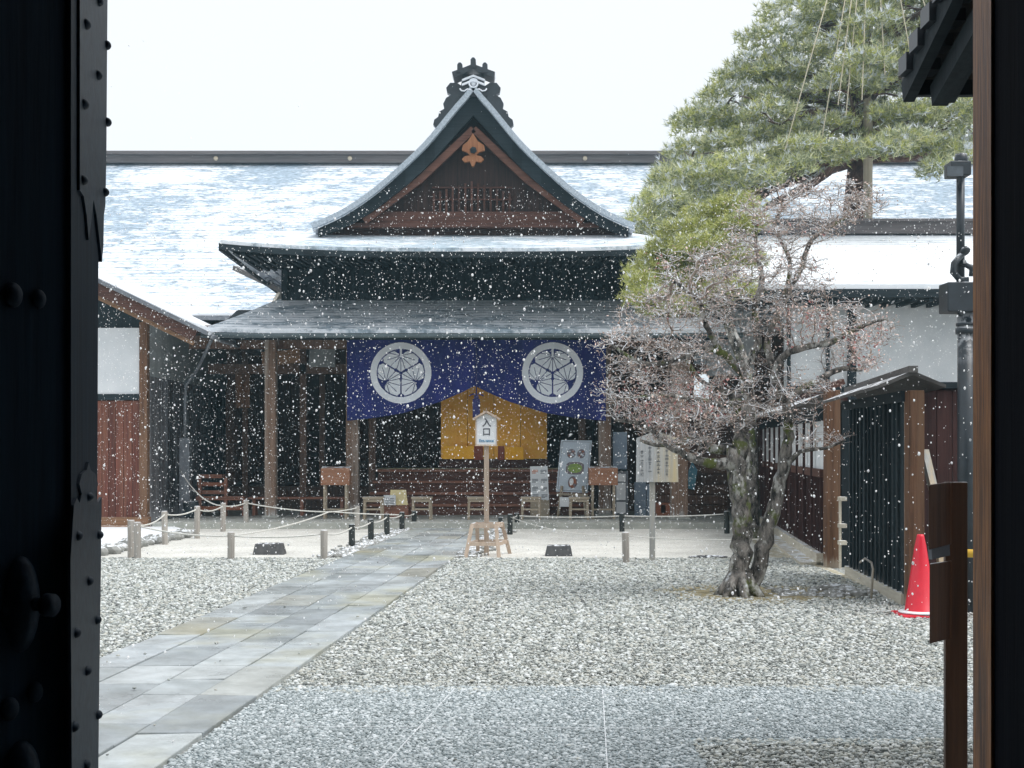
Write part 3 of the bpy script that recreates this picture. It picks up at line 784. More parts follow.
for (a0,a1),(c0,c1),mt in sgn:
    b = MB(); b.box(PX(a0,SD-.3),PX(c0,SD-.3),SD-.33,SD-.3,PZ(a1+1,SD-.3),PZ(c1,SD-.3)); o = b.build('label_board', M[mt])
    o.parent = gs; o.matrix_parent_inverse = Matrix.Translation(-Vector(gs.location))
b = MB(); b.box(xs[0]-.02,xs[4]+.02,SD-.34,SD-.1,1.0201,1.18); b.build('front_rail', M['brown'], gs)

# ------------------------------------------------------------------ left wing
lw = thing('side_wing', 'left wing with white plaster panel above red-brown planks and snowy verge', 'building', (-8,24,0))
WD = 23.5; vx0, vz0 = -5.3, 3.5; sl = .48
def wz(x): return vz0+(vx0-x)*sl
b = MB(); rows = [[(x, Dd, wz(x)) for Dd in (22.75, 26, 31)] for x in (vx0, -6.5, -8, -11)]
b.slab(rows[::-1], .08); b.build('roof', M['roof_wing'], lw)
b = MB(); b.beam((vx0-.02,22.72,wz(vx0)-.05),(-11,22.72,wz(-11)-.05),.06,.07,up=(0,0,1)); b.build('verge', M['grey_metal'], lw)
b = MB(); b.beam((vx0-.25,22.78,wz(vx0-.25)-.2),(-11,22.78,wz(-11)-.2),.07,.2); b.build('bargeboard', M['brown'], lw)
b = MB(); b.beam((vx0-.3,22.9,wz(vx0-.3)-.36),(-11,22.9,wz(-11)-.36),.05,.07); b.build('rafter', M['orange_x'], lw)
XW = PX(148, WD)
b = MB(); b.add([(-11,WD+.02,2.35),(XW,WD+.02,2.35),(XW,WD+.02,wz(XW)-.1),(-11,WD+.02,wz(-11)-.1)], [(0,1,2,3)]); b.build('gable_boarding', M['dark_wood'], lw)
b = MB(); b.box(-11,PX(140,WD),WD-.02,WD+.0,PZ(394,WD),PZ(328,WD)); b.build('plaster_panel', M['plaster'], lw)
b = MB(); b.box(-11,XW,WD-.05,WD+.01,PZ(400,WD),PZ(394.5,WD)); b.build('rail', M['dark_wood_x'], lw)
b = MB(); x = PX(140,WD); k = 0
b.box(-11,x,WD,WD+.03,.12,PZ(400,WD))
while x > -11:
    w = random.uniform(.12,.17); b.box(x-w+.006, x-.002, WD-.03-random.uniform(0,.008), WD-.001, .2, PZ(401,WD)); x -= w
b.build('plank_wall', M['brown_z'], lw)
b = MB(); b.box(PX(140,WD),XW,WD-.06,WD+.12,.15,PZ(322,WD)); b.build('corner_post', M['orange_z'], lw, bevel=.008)
b = MB(); b.box(-11,XW+.03,WD-.1,WD+.1,.0,.2); b.box(-11,XW+.05,WD-.5,WD-.1,.0,.06); b.build('sill', M['orange_x'], lw)
b = MB(); y = WD+.12
while y < 27.2: b.box(XW-.03, XW+random.uniform(0,.008), y+.003, y+.147, .12, 2.75); y += .15
b.box(XW-.08,XW-.03,WD+.12,30,.0,2.8)
b.build('plank_wall', M['grey_z'], lw)
b = MB(); b.add([(XW+.004,WD+.1,2.75),(XW+.004,30,2.75),(XW+.004,30,3.9),(XW+.004,WD+.1,3.9)], [(0,1,2,3)]); b.box(XW-.05,XW,WD+.1,30,2.8,4.0); b.build('upper_wall', M['grey_plaster'], lw)
b = MB(); b.tube([(vx0+.04,22.8,3.4),(vx0+.04,27,3.4)], .05, 8); b.build('gutter', M['grey_metal'], lw)
# downpipe
dp = MB(); dp.tube([P(212,338,24),P(206,352,24.2),P(196,372,24.6),P(186,384,24.8),P(185,400,24.8),P(185,440,24.8)], .035, 8)
dp.box(PX(180,24.8),PX(190,24.8),24.75,24.95,.0,PZ(438,24.8))
tag(dp.build('downpipe', M['grey_metal']), 'grey downpipe running down beside the left wing corner', 'downpipe')

# ------------------------------------------------------------------ right annexe
an = thing('white_annexe', 'white plastered annexe with snow covered roof behind the right fence', 'building', (7,23,0))
b = MB(); x0 = 3.78
b.slab([[(x, 22+4*k/3, 4.22+1.5*k/3) for x in (x0, 5, 8, 14)] for k in range(4)], .1)
b.slab([[(x, 26+4*k, 5.72-1.5*k) for x in (x0, 14)] for k in range(2)], .1); b.build('roof', M['roof_annex'], an)
b = MB(); b.box(PX(738,25.9),14,25.8,26.2,5.7,5.93); b.box(PX(735,25.9),14,25.7,26.3,5.93,5.98); b.build('ridge', M['ridge'], an)
b = MB(); b.box(x0,14,21.98,22.03,4.0,4.14); b.box(x0,14,22.03,23.1,4.0,4.05)
for i in range(38): b.box(x0+.05+i*.27, x0+.12+i*.27, 22.04, 23.1, 3.93, 3.999)
b.build('eave', M['dark_wood_x'], an)
b = MB(); b.box(4.85,14,23.05,23.2,0,3.99); b.build('plaster_wall', M['plaster'], an)
b = MB(); b.box(3.95,4.9,26.3,26.4,2.9,4.2); b.build('plaster_wall', M['plaster'], an)
for (px, w) in ((852,.14),(828,.05),(789,.05)): 
    x = PX(px,22.98); b = MB(); b.box(x-w/2,x+w/2,22.95,23.04,0,3.99); b.build('post', M['dark_wood'], an)
b = MB(); b.box(4.86,14,22.97,23.04,PZ(392,23),PZ(386,23)); b.build('rail', M['dark_wood_x'], an)
b = MB(); b.box(4.85,14,22.99,23.045,0.01,PZ(393,23)); b.build('plank_wall', M['fence_red'], an)

# ------------------------------------------------------------------ fences on the right
def lerp(a, b_, t): return a+(b_-a)*t
FA, FB = Vector((3.86,16.05,0)), Vector((4.72,24.4,0))
fdir = (FB-FA).normalized(); fn = Vector((-fdir.y, fdir.x, 0))    # fn points to the yard (left)
rf = thing('roofed_fence', 'long roofed fence with white upper panels and dark red lower planks', 'fence', FA)
def alongbox(b, s0, s1, o0, o1, z0, z1, A=FA, d=fdir, nn=fn):
    vs = [A+d*s+nn*o+Vector((0,0,z)) for z in (z0,z1) for o in (o0,o1) for s in (s0,s1)]
    return b.add(vs, [(0,2,3,1),(4,5,7,6),(0,1,5,4),(2,6,7,3),(0,4,6,2),(1,3,7,5)][::1])
Lf = (FB-FA).length
b = MB(); alongbox(b, 0, Lf, -.12, .1, 0, .16); alongbox(b, 0, Lf, -.16, .3, 0, .05); b.build('sill', M['sill'], rf)
b = MB(); s = 0
alongbox(b, 0, Lf, -.03, .0, .16, 1.1)
while s < Lf-.12: w = random.uniform(.12,.15); alongbox(b, s+.003, s+w-.003, .001, .02+random.uniform(0,.006), .165, 1.1); s += w
s = 0
while s < Lf: alongbox(b, s, s+.02, .02, .045, .165, 1.1); s += .145
b.build('plank_panel', M['fence_red'], rf)
b = MB(); alongbox(b, 0, Lf, -.02, .06, 1.1, 1.2); b.build('rail', M['brown'], rf)
b = MB(); alongbox(b, 0, Lf, -.02, .015, 1.2, 1.8); b.build('plaster_panel', M['plaster'], rf)
s = .75
while s < Lf: b = MB(); alongbox(b, s, s+.035, .046, .08, .3, 1.8); b.build('batten', M['fence_brown'], rf); s += .82
b = MB(); alongbox(b, 0, Lf, -.06, .08, 1.8, 1.95); b.build('beam', M['dark_wood'], rf)
b = MB()
for sg in (1,-1):
    vs = [FA+fdir*s_+fn*o_+Vector((0,0,z_)) for s_, o_, z_ in ((0,0,2.14),(Lf,0,2.14),(Lf,sg*.42,1.97),(0,sg*.42,1.97),(0,0,2.10),(Lf,0,2.10),(Lf,sg*.42,1.93),(0,sg*.42,1.93))]
    f = [(0,1,2,3),(7,6,5,4),(3,2,6,7),(0,3,7,4),(1,5,6,2)]
    b.add(vs, f)
b.build('roof', M['fence_roof'], rf)
# gateway post between the fences
gp = thing('gateway_post', 'tall honey-brown square post at the gap between the two fences', 'post', (PX(833,15.9),15.9,0))
b = MB(); b.box(PX(826.5,15.8),PX(840.5,15.8),15.8,15.97,0,PZ(390,15.8)); b.build('shaft', M['orange_z'], gp, bevel=.008)
b = MB(); b.beam((PX(824,15.8),15.9,PZ(389,15.8)),(PX(846,15.8),15.95,PZ(381,15.8)),.1,.07); b.build('lintel', M['brown'], gp)
b = MB(); b.box(PX(840.6,15.95),PX(853,15.95),15.9,16.1,0,2.0); b.build('gap_shade_box', M['dark_wood'], gp)  # dark box standing in for the shade in the fence gap
# black fence
BA, BB = Vector((3.665,12.05,0)), Vector((3.86,14.85,0)); bd = (BB-BA).normalized(); bn = Vector((-bd.y,bd.x,0)); Lb = (BB-BA).length
bf = thing('black_fence', 'blackened vertical plank fence panel with slanting snow-dusted cap beside the cone', 'fence', BA)
b = MB(); alongbox(b, 0, Lb, -.1, .06, 0, .12, BA, bd, bn); b.build('sill', M['sill'], bf)
b = MB(); s = 0; alongbox(b, 0, Lb, -.03, .0, .12, 1.93, BA, bd, bn)
while s < Lb-.1:
    w = random.uniform(.17,.22); alongbox(b, s+.003, min(Lb, s+w-.003), .001, .018+random.uniform(0,.005), .122, 1.92, BA, bd, bn)
    alongbox(b, s-.014, s+.016, .019, .045, .122, 1.92, BA, bd, bn); s += w
b.build('plank_panel', M['fence_black'], bf)
b = MB(); alongbox(b, -.06, Lb+.1, -.05, .07, 1.9, 2.0, BA, bd, bn); b.build('beam', M['dark_wood'], bf)
b = MB()
for sg in (1,-1):
    vs = [BA+bd*s_+bn*o_+Vector((0,0,z_)) for s_, o_, z_ in ((-.2,0,2.18),(Lb+.12,0,2.12),(Lb+.12,sg*.3,2.0),(-.2,sg*.3,2.05),(-.2,0,2.14),(Lb+.12,0,2.08),(Lb+.12,sg*.3,1.97),(-.2,sg*.3,2.02))]
    b.add(vs, [(0,1,2,3),(7,6,5,4),(3,2,6,7),(0,3,7,4),(1,5,6,2)])
b.beam(BA+bd*-.24+Vector((0,0,2.19)), BA+bd*(Lb+.14)+Vector((0,0,2.13)), .08, .06)
b.build('cap', M['fence_roof'], bf)
b = MB(); b.box(3.625,3.765,11.86,12.02,0,2.0); b.build('end_post', M['orange_z'], bf, bevel=.008)
b = MB(); b.box(3.63,3.648,12.03,12.07,0,1.95); b.build('corner_strip', M['grey_post'], bf)
# reddish plank wall behind
pw = thing('plank_shed', 'low dark red plank shed wall behind the traffic cone', 'shed', (4.7,12.7,0))
b = MB(); x = 3.98; b.box(3.98,7,12.68,12.75,0,2.05)
while x < 7: b.box(x+.003,x+.147,12.64,12.679,.05,2.03); x += .15
b.build('wall', M['fence_brown'], pw)
b = MB(); b.box(3.92,7,12.58,12.85,2.05,2.11); b.build('coping', M['dark_wood_x'], pw)

# ------------------------------------------------------------------ maple
def space_colonise(starts, att, step=.07, kill=.09, infl=.9, iters=90):
    nodes = [np.array(p) for p, _ in starts]; par = [q for _, q in starts]
    N_ = np.array(nodes); near = np.full(len(att), -1); nd = np.full(len(att), 1e9)
    alive = np.ones(len(att), bool); frm = 0
    for it in range(iters):
        new = N_[frm:]
        if len(new) == 0: break
        d = np.linalg.norm(att[:,None]-new[None], axis=2); j = d.argmin(1); dm = d[np.arange(len(att)), j]
        up = dm < nd; near[up] = j[up]+frm; nd[up] = dm[up]
        alive &= nd > kill
        act = alive & (nd < infl)
        if not act.any(): break
        frm = len(N_); add = []
        for k in np.unique(near[act]):
            v = att[act & (near == k)]-N_[k]; v = (v/np.linalg.norm(v, axis=1)[:,None]).sum(0)
            L_ = np.linalg.norm(v)
            if L_ < 1e-3: v = rng.normal(0,1,3); L_ = np.linalg.norm(v)
            v = v/L_+rng.normal(0,.22,3); v /= np.linalg.norm(v)
            p = N_[k]+v*step
            add.append(p); par.append(int(k))
        N_ = np.vstack([N_, np.array(add)])
        if len(N_) > 16000: break
    return N_, par
TD = 12.85
def T3(px, py, dy=0.0, r=.02): D_ = TD+dy; v = P(px, py, D_); return (v.x, v.y, v.z, r)
limbs = [
 ([T3(737,601,0,.165),T3(738,575,0,.125),T3(742,540,.02,.115),T3(741,505,.02,.115),T3(737,475,0,.12),T3(738,452,0,.115),T3(745,425,.05,.085),T3(748,395,.08,.065),T3(742,372,.05,.05)]),
 ([T3(744,601,.1,.13),T3(757,570,.12,.1),T3(767,535,.15,.09),T3(777,500,.15,.082),T3(784,465,.12,.072),T3(789,430,.1,.06),T3(786,400,.12,.052)]),
 ([T3(737,462,0,.075),T3(715,464,-.05,.05),T3(690,457,-.1,.042),T3(665,443,-.12,.035),T3(645,425,-.1,.025),T3(615,420,-.15,.014)]),
 ([T3(740,450,.1,.06),T3(712,448,.12,.045),T3(690,440,.2,.035),T3(660,445,.25,.024),T3(640,440,.3,.014)]),
 ([T3(742,372,.05,.045),T3(720,352,0,.035),T3(702,350,-.1,.032),T3(668,362,-.2,.028),T3(640,362,-.25,.02),T3(612,345,-.3,.012)]),
 ([T3(742,372,.05,.045),T3(757,345,.1,.038),T3(754,310,.15,.034),T3(762,280,.2,.03),T3(756,250,.25,.022),T3(757,222,.3,.014)]),
 ([T3(720,352,0,.03),T3(706,325,-.2,.026),T3(698,300,-.3,.022),T3(672,280,-.4,.014)]),
 ([T3(786,400,.12,.05),T3(775,375,0,.042),T3(790,352,-.1,.038),T3(830,342,-.2,.03),T3(866,325,-.3,.018),T3(888,318,-.3,.01)]),
 ([T3(786,400,.12,.048),T3(810,385,.2,.034),T3(838,370,.3,.028),T3(862,370,.35,.016)]),
 ([T3(775,375,0,.04),T3(768,340,.2,.034),T3(784,300,.35,.03),T3(800,270,.4,.026),T3(812,240,.4,.022),T3(838,222,.4,.018),T3(868,205,.4,.012)]),
 ([T3(784,300,.35,.028),T3(790,262,.3,.022),T3(775,225,.2,.016),T3(790,200,.15,.01)]),
 ([T3(748,395,.08,.04),T3(725,405,-.2,.03),T3(700,400,-.35,.024),T3(665,395,-.45,.018),T3(630,398,-.5,.01)]),
 ([T3(784,468,.12,.035),T3(800,452,0,.022),T3(826,448,-.1,.016),T3(845,440,-.1,.009)]),
 ([T3(745,425,.05,.04),T3(728,392,.3,.03),T3(700,380,.5,.024),T3(672,335,.6,.016)]),
]
env = [(672,330,62,52,.75,300),(640,392,48,30,.7,190),(625,345,30,30,.5,70),(805,212,62,34,.6,270),(855,203,34,26,.5,110),(755,285,70,58,.8,300),(850,335,42,38,.6,150),
       (690,425,60,26,.75,200),(790,400,46,36,.6,90),(735,395,50,38,.8,140),(760,235,38,40,.6,120),(800,300,45,45,.7,110),(700,280,50,36,.6,150),(820,440,30,12,.4,22),(875,345,25,35,.4,30)]
att = []
for (px,py,rx,ry,rd,n_) in env:
    u = rng.normal(0,1,(n_,3)); u /= np.linalg.norm(u,axis=1)[:,None]; u *= rng.uniform(.25,1,(n_,1))**.5
    for a in u:
        v = P(px+a[0]*rx, py+a[1]*ry, TD+a[1]*0+a[2]*rd*1.0); att.append((v.x, v.y, v.z))
att = np.array(att)
starts = []
tree = thing('maple_tree', 'leafless maple with two mossy stems and snow dusted reddish twigs', 'tree', (PX(740,TD), TD, 0))
b1 = MB()
stemr = {}
for li, lb in enumerate(limbs):
    sp = smoothpath(lb, 5)
    for i, q in enumerate(sp): 
        if i > 0: q[:3] += rng.normal(0,.25,3)*q[3]*.5
    n_ = 12 if li < 2 else 8
    b1.tube([q[:3] for q in sp], [max(.004,(.84 if li < 2 else 1)*q[3]*(1+rng.uniform(-.1,.1))) for q in sp], n_)
    for i, q in enumerate(sp):
        if q[2] > 2.0 or li > 1: starts.append((q[:3].copy(), -1)); stemr[len(starts)-1] = q[3]
for k in range(7):      # root flare
    a = k*2*PI/7+.3; c0 = Vector((PX(740,TD),TD,.0)); d_ = Vector((math.cos(a),math.sin(a),0))
    b1.tube([c0+d_*.05+Vector((0,0,.22)), c0+d_*.15+Vector((0,0,.08)), c0+d_*.27+Vector((0,0,-.02))], [.07,.055,.02], 7)
trunk = b1.build('trunk', M['maple_bark'], tree)
Nn, par = space_colonise(starts, att, .075, .085, 1.1, 70)
n_ = len(Nn); ns = len(starts); acc = np.zeros(n_); kids = [[] for _ in range(n_)]
for i in range(n_-1, ns-1, -1): kids[par[i]].append(i)
for i in range(n_-1, ns-1, -1):
    if not kids[i]: acc[i] = .0038**2.1
    acc[par[i]] += acc[i]
rad = acc**(1/2.1)
for i, r in stemr.items(): rad[i] = min(max(rad[i], .004), r*.8)
b2 = MB(); tips = []
def chain(i0, pnode):
    stack = [(i0, pnode)]
    while stack:
        i, p = stack.pop(); path = [Nn[p], Nn[i]]; rr = [min(rad[p], rad[i]*1.3), rad[i]]
        while kids[i]:
            ks = sorted(kids[i], key=lambda k: -rad[k])
            for k in ks[1:]: stack.append((k, i))
            i = ks[0]; path.append(Nn[i]); rr.append(rad[i])
        rr[-1] *= .6; tips.append((path[-1], path[-1]-path[-2]))
        b2.tube(path, [max(.0026,float(r)) for r in rr], 5 if rr[0] > .012 else 4, cap=False)
for s_ in range(ns):
    for k in kids[s_]: chain(k, s_)
# fine terminal twigs
allp = Nn[ns:]
for q in range(6800):
    i = rng.integers(0, len(allp)); p = allp[i]; d_ = rng.normal(0,1,3); d_[2] = abs(d_[2])*.4; d_ /= np.linalg.norm(d_)
    L_ = rng.uniform(.05,.15); m_ = p+d_*L_*.5+rng.normal(0,.012,3); e = p+d_*L_
    b2.tube([p, m_, e], [.0032,.0027,.0016], 3, cap=False); tips.append((e, d_))
b2.build('branches', M['twig'], tree)
print('maple nodes', n_, 'tips', len(tips))
def leafbits(tips_, per, size, mats, probs, spread):
    b = MB()
    for p, d_ in tips_:
        for _ in range(rng.integers(0, per+1)):
            c = np.array(p)+rng.normal(0,spread,3); s = size*rng.uniform(.5,1.3)
            u = rng.normal(0,1,3); u /= np.linalg.norm(u); w = np.cross(u, rng.normal(0,1,3)); w /= np.linalg.norm(w)
            b.cur = int(rng.choice(len(mats), p=probs))
            b.add([c-u*s, c+w*s*.5, c+u*s, c-w*s*.5], [(0,1,2,3)])
    return b
far = [t for t in tips if rng.random() < .8]
leafbits(far, 4, .014, None or [M['bud'],M['redbud'],M['snowtuft']], [.80,.02,.18], .035).build('leaves', [M['bud'],M['redbud'],M['snowtuft']], tree)
red = [(p, d_) for p, d_ in tips for (cx_,cy_) in ((645,405),(700,395),(640,260),(865,345),(800,330),(910,300)) if abs((p[0]/p[1]*FPX+512)-cx_) < 26 and abs((HOR-(p[2]-EYE)/p[1]*FPX)-cy_) < 22]
leafbits(red, 2, .019, [M['redbud'],M['bud']], [.5,.5], .04).build('leaves', [M['redbud'],M['bud']], tree)

# ------------------------------------------------------------------ pines
def pine(root, pads, per, seed, mats, probs, blade, width, nb=9):
    r = np.random.default_rng(seed); V = []; MI = []
    for (c, rx, ry, rz, k) in pads:
        n = int(per*k); u = r.normal(0,1,(n,3)); u /= np.linalg.norm(u,axis=1)[:,None]; u *= r.uniform(.35,1,(n,1))**.6
        u[:,2] = np.abs(u[:,2])*.9-.25*(r.random(n) < .3)
        cpos = np.array(c)+u*np.array([rx,ry,rz])+r.normal(0,.05,(n,3))
        for p, uu in zip(cpos, u):
            mi = r.choice(len(mats), p=probs) if uu[2] > .15 else r.choice(len(mats)-1, p=np.array(probs[:-1])/sum(probs[:-1]))
            for _ in range(nb):
                d_ = np.array([uu[0]*.6, uu[1]*.6, .55])+r.normal(0,.55,3); d_ /= np.linalg.norm(d_)
                w = np.cross(d_, r.normal(0,1,3)); w = w/np.linalg.norm(w)*width; L_ = blade*r.uniform(.6,1.2)
                V.append((p-w, p+w, p+d_*L_)); MI.append(mi)
    V = np.array(V).reshape(-1,3); n = len(MI); org = np.array(ORG[root.name])
    me = bpy.data.meshes.new('crown'); me.vertices.add(len(V)); me.vertices.foreach_set('co', (V-org).reshape(-1).astype(np.float32))
    me.loops.add(n*3); me.loops.foreach_set('vertex_index', np.arange(n*3, dtype=np.int32))
    me.polygons.add(n); me.polygons.foreach_set('loop_start', np.arange(0, n*3, 3, dtype=np.int32))
    for m in mats: me.materials.append(m)
    me.polygons.foreach_set('material_index', np.array(MI, dtype=np.int32)); me.update(calc_edges=True)
    o = bpy.data.objects.new('crown', me); C.objects.link(o); o.parent = root; return o
PD = 28.0
pt = thing('pine_tree', 'tall layered pine with snow on its pads rising behind the annexe roof', 'tree', (PX(858,PD),PD,0))
b = MB(); tp = [(PX(858,PD)+.1*math.sin(z*.9), PD, z) for z in (0,2,4,6,7.5,9,10.5,12,13.2)]
b.tube(tp, [.42,.38,.34,.3,.26,.22,.17,.11,.05], 12)
pads = []; r_ = np.random.default_rng(11)
for row, py in enumerate(np.arange(-62, 232, 19)):
    xl = np.interp(py, [-62,0,45,95,130,180,215,232], [806,778,742,700,678,655,636,628])
    xr = 1060 if py < 160 else (760 if py < 190 else 700)
    x = xl+22
    while x < xr:
        edge = (x-xl) < 70; rx = r_.uniform(26,44); yy = py+r_.uniform(-9,9)+(0 if not edge else 6)
        front = r_.uniform(-2.6,1.4)*min(1,(x-xl)/150+.25)
        D_ = PD+front; c = P(x, yy, D_)
        if not (edge is False and r_.random() < .12):
            pads.append(((c.x,c.y,c.z), rx*D_/FPX, r_.uniform(.6,1.0), r_.uniform(9,14)*D_/FPX, (rx/40)))
            # limb to the pad
            if r_.random() < .55:
                z0 = min(12.8, max(7.6, c.z-.5-abs(x-858)*.006)); t0 = Vector((PX(858,PD), PD, z0)); e = Vector(c)-Vector((0,0,.14))
                m1 = t0.lerp(e, .35)+Vector((0,0,r_.uniform(-.1,.25))); m2 = t0.lerp(e,.7)+Vector((0,0,r_.uniform(-.25,.1)))
                R0 = .05+.012*(t0-e).length
                pp = smoothpath([(*t0,R0),(*m1,R0*.75),(*m2,R0*.5),(*e,R0*.2)], 4)
                b.tube([q[:3] for q in pp], [max(.015,q[3]) for q in pp], 6, cap=False)
                for _ in range(4):
                    q = pp[r_.integers(6, len(pp))][:3]; e2 = q+np.array([r_.uniform(-.7,.3), r_.uniform(-.4,.4), r_.uniform(.0,.25)])
                    b.tube([q, (q+e2)/2+np.array([0,0,.05]), e2], [.03,.022,.012], 5, cap=False)
        x += rx*r_.uniform(.95,1.35)
for (x, y, rx) in ((845,152,26),(822,160,28),(800,148,30),(790,168,26),(768,158,30),(755,178,28),(735,165,30),(725,188,28),(705,172,28),(690,192,28),(672,180,26),(662,200,26),(650,216,22),(885,150,30),(905,140,30),(930,148,30),(955,158,26),(940,170,22),(640,222,18),(700,205,26)):
    D_ = PD-2.4+r_.uniform(-.5,.5); c = P(x, y, D_); pads.append(((c.x,c.y,c.z), rx*D_/FPX, .7, 8.5*D_/FPX, rx/38))
# the big lower limbs seen below the crown
for pth in ([(858,150,.2),(835,158,.17),(800,165,.13),(770,180,.1),(735,195,.07),(700,200,.04),(665,205,.02)],
            [(850,152,.15),(825,172,.13),(800,190,.1),(770,205,.07),(745,222,.03)],
            [(852,120,.13),(815,112,.11),(785,125,.09),(750,140,.06),(705,150,.03)],
            [(862,70,.12),(830,88,.1),(800,96,.07),(760,108,.04),(730,100,.02)],
            [(862,90,.12),(890,76,.1),(920,82,.07),(960,70,.04)], [(862,150,.12),(900,158,.1),(935,152,.06),(975,150,.03)]):
    pp = smoothpath([(*P(x,y,PD-.6), r) for x,y,r in pth], 4); b.tube([q[:3] for q in pp], [q[3] for q in pp], 8, cap=False)
b.build('trunk', M['pine_bark'], pt)
pine(pt, pads, 270, 5, [M['needle'],M['needle_y'],M['snowtuft']], [.52,.22,.26], .16, .0105, 10)
print('pads', len(pads))
YD = 20.8
yp = thing('pine_tree', 'yellow-green pine leaning left between the porch roof and the maple', 'tree', (PX(752,YD),YD,0))
b = MB(); pp = smoothpath([(PX(752,YD),YD,0,.13),(PX(750,YD),YD,1.5,.12),(PX(745,YD),YD,2.7,.1),(PX(725,YD),YD,3.7,.08),(PX(735,YD),YD,4.8,.05),(PX(742,YD),YD,5.3,.03)], 4)
b.tube([q[:3] for q in pp], [q[3] for q in pp], 8)
yp_pads = []
for (x,y,rx,ry) in ((735,208,26,11),(712,218,30,12),(690,232,30,12),(705,248,34,12),(672,250,28,12),(685,268,34,13),(652,272,26,12),(665,288,30,12),(645,298,22,10),(700,285,30,12),(722,235,28,12),(738,262,28,12),(640,282,14,8),(680,308,24,8),(655,310,16,6),(730,290,28,12),(658,258,18,9),(745,225,22,10)):
    D_ = YD+r_.uniform(-.7,.5); c = P(x,y,D_); yp_pads.append(((c.x,c.y,c.z), rx*D_/FPX, .5, ry*D_/FPX, rx/30))
    t0 = Vector(pp[min(len(pp)-1, 12)][:3])if y > 260 else Vector(pp[-4][:3]); e = Vector(c)-Vector((0,0,.1))
    b.tube([t0, t0.lerp(e,.5)-Vector((0,0,.08)), e], [.045,.03,.012], 6, cap=False)
b.build('trunk', M['maple_bark'], yp)
pine(yp, yp_pads, 520, 9, [M['needle_y'],M['needle'],M['snowtuft']], [.76,.14,.10], .11, .0065, 9)
# pole and ropes of the snow hanging
b = MB(); x = PX(867,PD-.4); b.tube([(x,PD-.45,4.6),(x+.02,PD-.45,13.2)], .1, 8)
tag(b.build('support_pole', M['bamboo']), 'pale timber pole tied upright against the tall pine trunk', 'pole')
for i,(px,py) in enumerate(((846,115),(838,105),(862,100),(885,75),(912,62),(936,40),(820,150),(785,150))):
    e = P(px,py,PD-2.9-.2*(i%3)); t0 = Vector((PX(860,PD),PD-.9,14.2)); b = MB(); b.tube([t0, t0.lerp(e,.5)-Vector((0,0,.05)), e], .011, 5)
    lb = ['straw rope ending nearest the pine trunk, left side','straw rope beside the one nearest the pine trunk','straw rope hanging straight down the pine trunk','straw rope just right of the pine trunk','straw rope reaching the pads between trunk and dark eave','straw rope slanting to the pads by the dark eave','straw rope to the pads left of the pine trunk','straw rope to the middle left pads of the pine','straw rope slanting to the far left lower pads','straw rope reaching down towards the yellow-green pine'][i]
    tag(b.build('rope', M['straw_rope']), lb, 'rope', 'straw ropes hung from the top of the pine')

# ------------------------------------------------------------------ entrance sign on trestle
sp_ = G(487, 556); SDp = sp_.y
es = thing('entrance_sign', 'small roofed white entrance sign on a tall wooden post in a trestle', 'sign', (PX(486,SDp),SDp,0))
x = PX(486.5,SDp); sc_ = SDp/FPX
b = MB(); b.box(x-.033,x+.033,SDp-.033,SDp+.033,0,PZ(443,SDp)); b.build('post', M['new_wood'], es, bevel=.005)
b = MB(); b.box(PX(476.5,SDp),PX(496.3,SDp),SDp-.06,SDp+.045,PZ(444.5,SDp),PZ(418.5,SDp)); b.prism([(PX(476.5,SDp),PZ(418.4,SDp)),(PX(496.3,SDp),PZ(418.4,SDp)),(x,PZ(413.5,SDp))], SDp-.05, SDp+.04); bo = b.build('board', M['white'], es)
b = MB()
for s in (-1,1): b.beam((x, SDp, PZ(411.5,SDp)), (x+s*.185, SDp, PZ(419.5,SDp)), .22, .026)
b.build('roof', M['new_wood'], es)
b = MB(); b.box(PX(475.5,SDp),PX(476.4,SDp),SDp-.07,SDp-.03,PZ(445,SDp),PZ(418,SDp)); b.box(PX(496.4,SDp),PX(497.2,SDp),SDp-.07,SDp-.03,PZ(445,SDp),PZ(418,SDp)); b.box(PX(475.5,SDp),PX(497.2,SDp),SDp-.07,SDp+.05,PZ(446,SDp),PZ(444.6,SDp)); b.build('frame', M['new_wood'], es)
def text(body, loc, size, mat, name='lettering', parent=None, rz=0, bold=0):
    cu = bpy.data.curves.new('t', 'FONT'); cu.body = body; cu.size = size; cu.align_x = 'CENTER'; cu.align_y = 'CENTER'; cu.extrude = .001; cu.offset = bold
    cu.space_line = .82
    t = bpy.data.objects.new('t', cu); C.objects.link(t); bpy.context.view_layer.update()
    dg = bpy.context.evaluated_depsgraph_get(); me = bpy.data.meshes.new_from_object(t.evaluated_get(dg)); bpy.data.objects.remove(t); bpy.data.curves.remove(cu)
    me.materials.clear(); me.materials.append(mat); me.transform(Matrix.Rotation(rz,4,'Z')@Matrix.Rotation(PI/2,4,'X')); me.name = name
    org = ORG.get(parent.name, Vector((0,0,0))) if parent else Vector((0,0,0))
    me.transform(Matrix.Translation(Vector(loc)-org))
    o = bpy.data.objects.new(name, me); C.objects.link(o)
    if parent: o.parent = parent
    return o
text('入', (x+.002, SDp-.063, PZ(423.2,SDp)), .125, M['paperline'], parent=bo, bold=.003)
text('口', (x+.002, SDp-.063, PZ(432.3,SDp)), .115, M['paperline'], parent=bo, bold=.003)
text('Entrance', (x, SDp-.063, PZ(440.8,SDp)), .056, M['ink_blue'], parent=bo, bold=.0012)
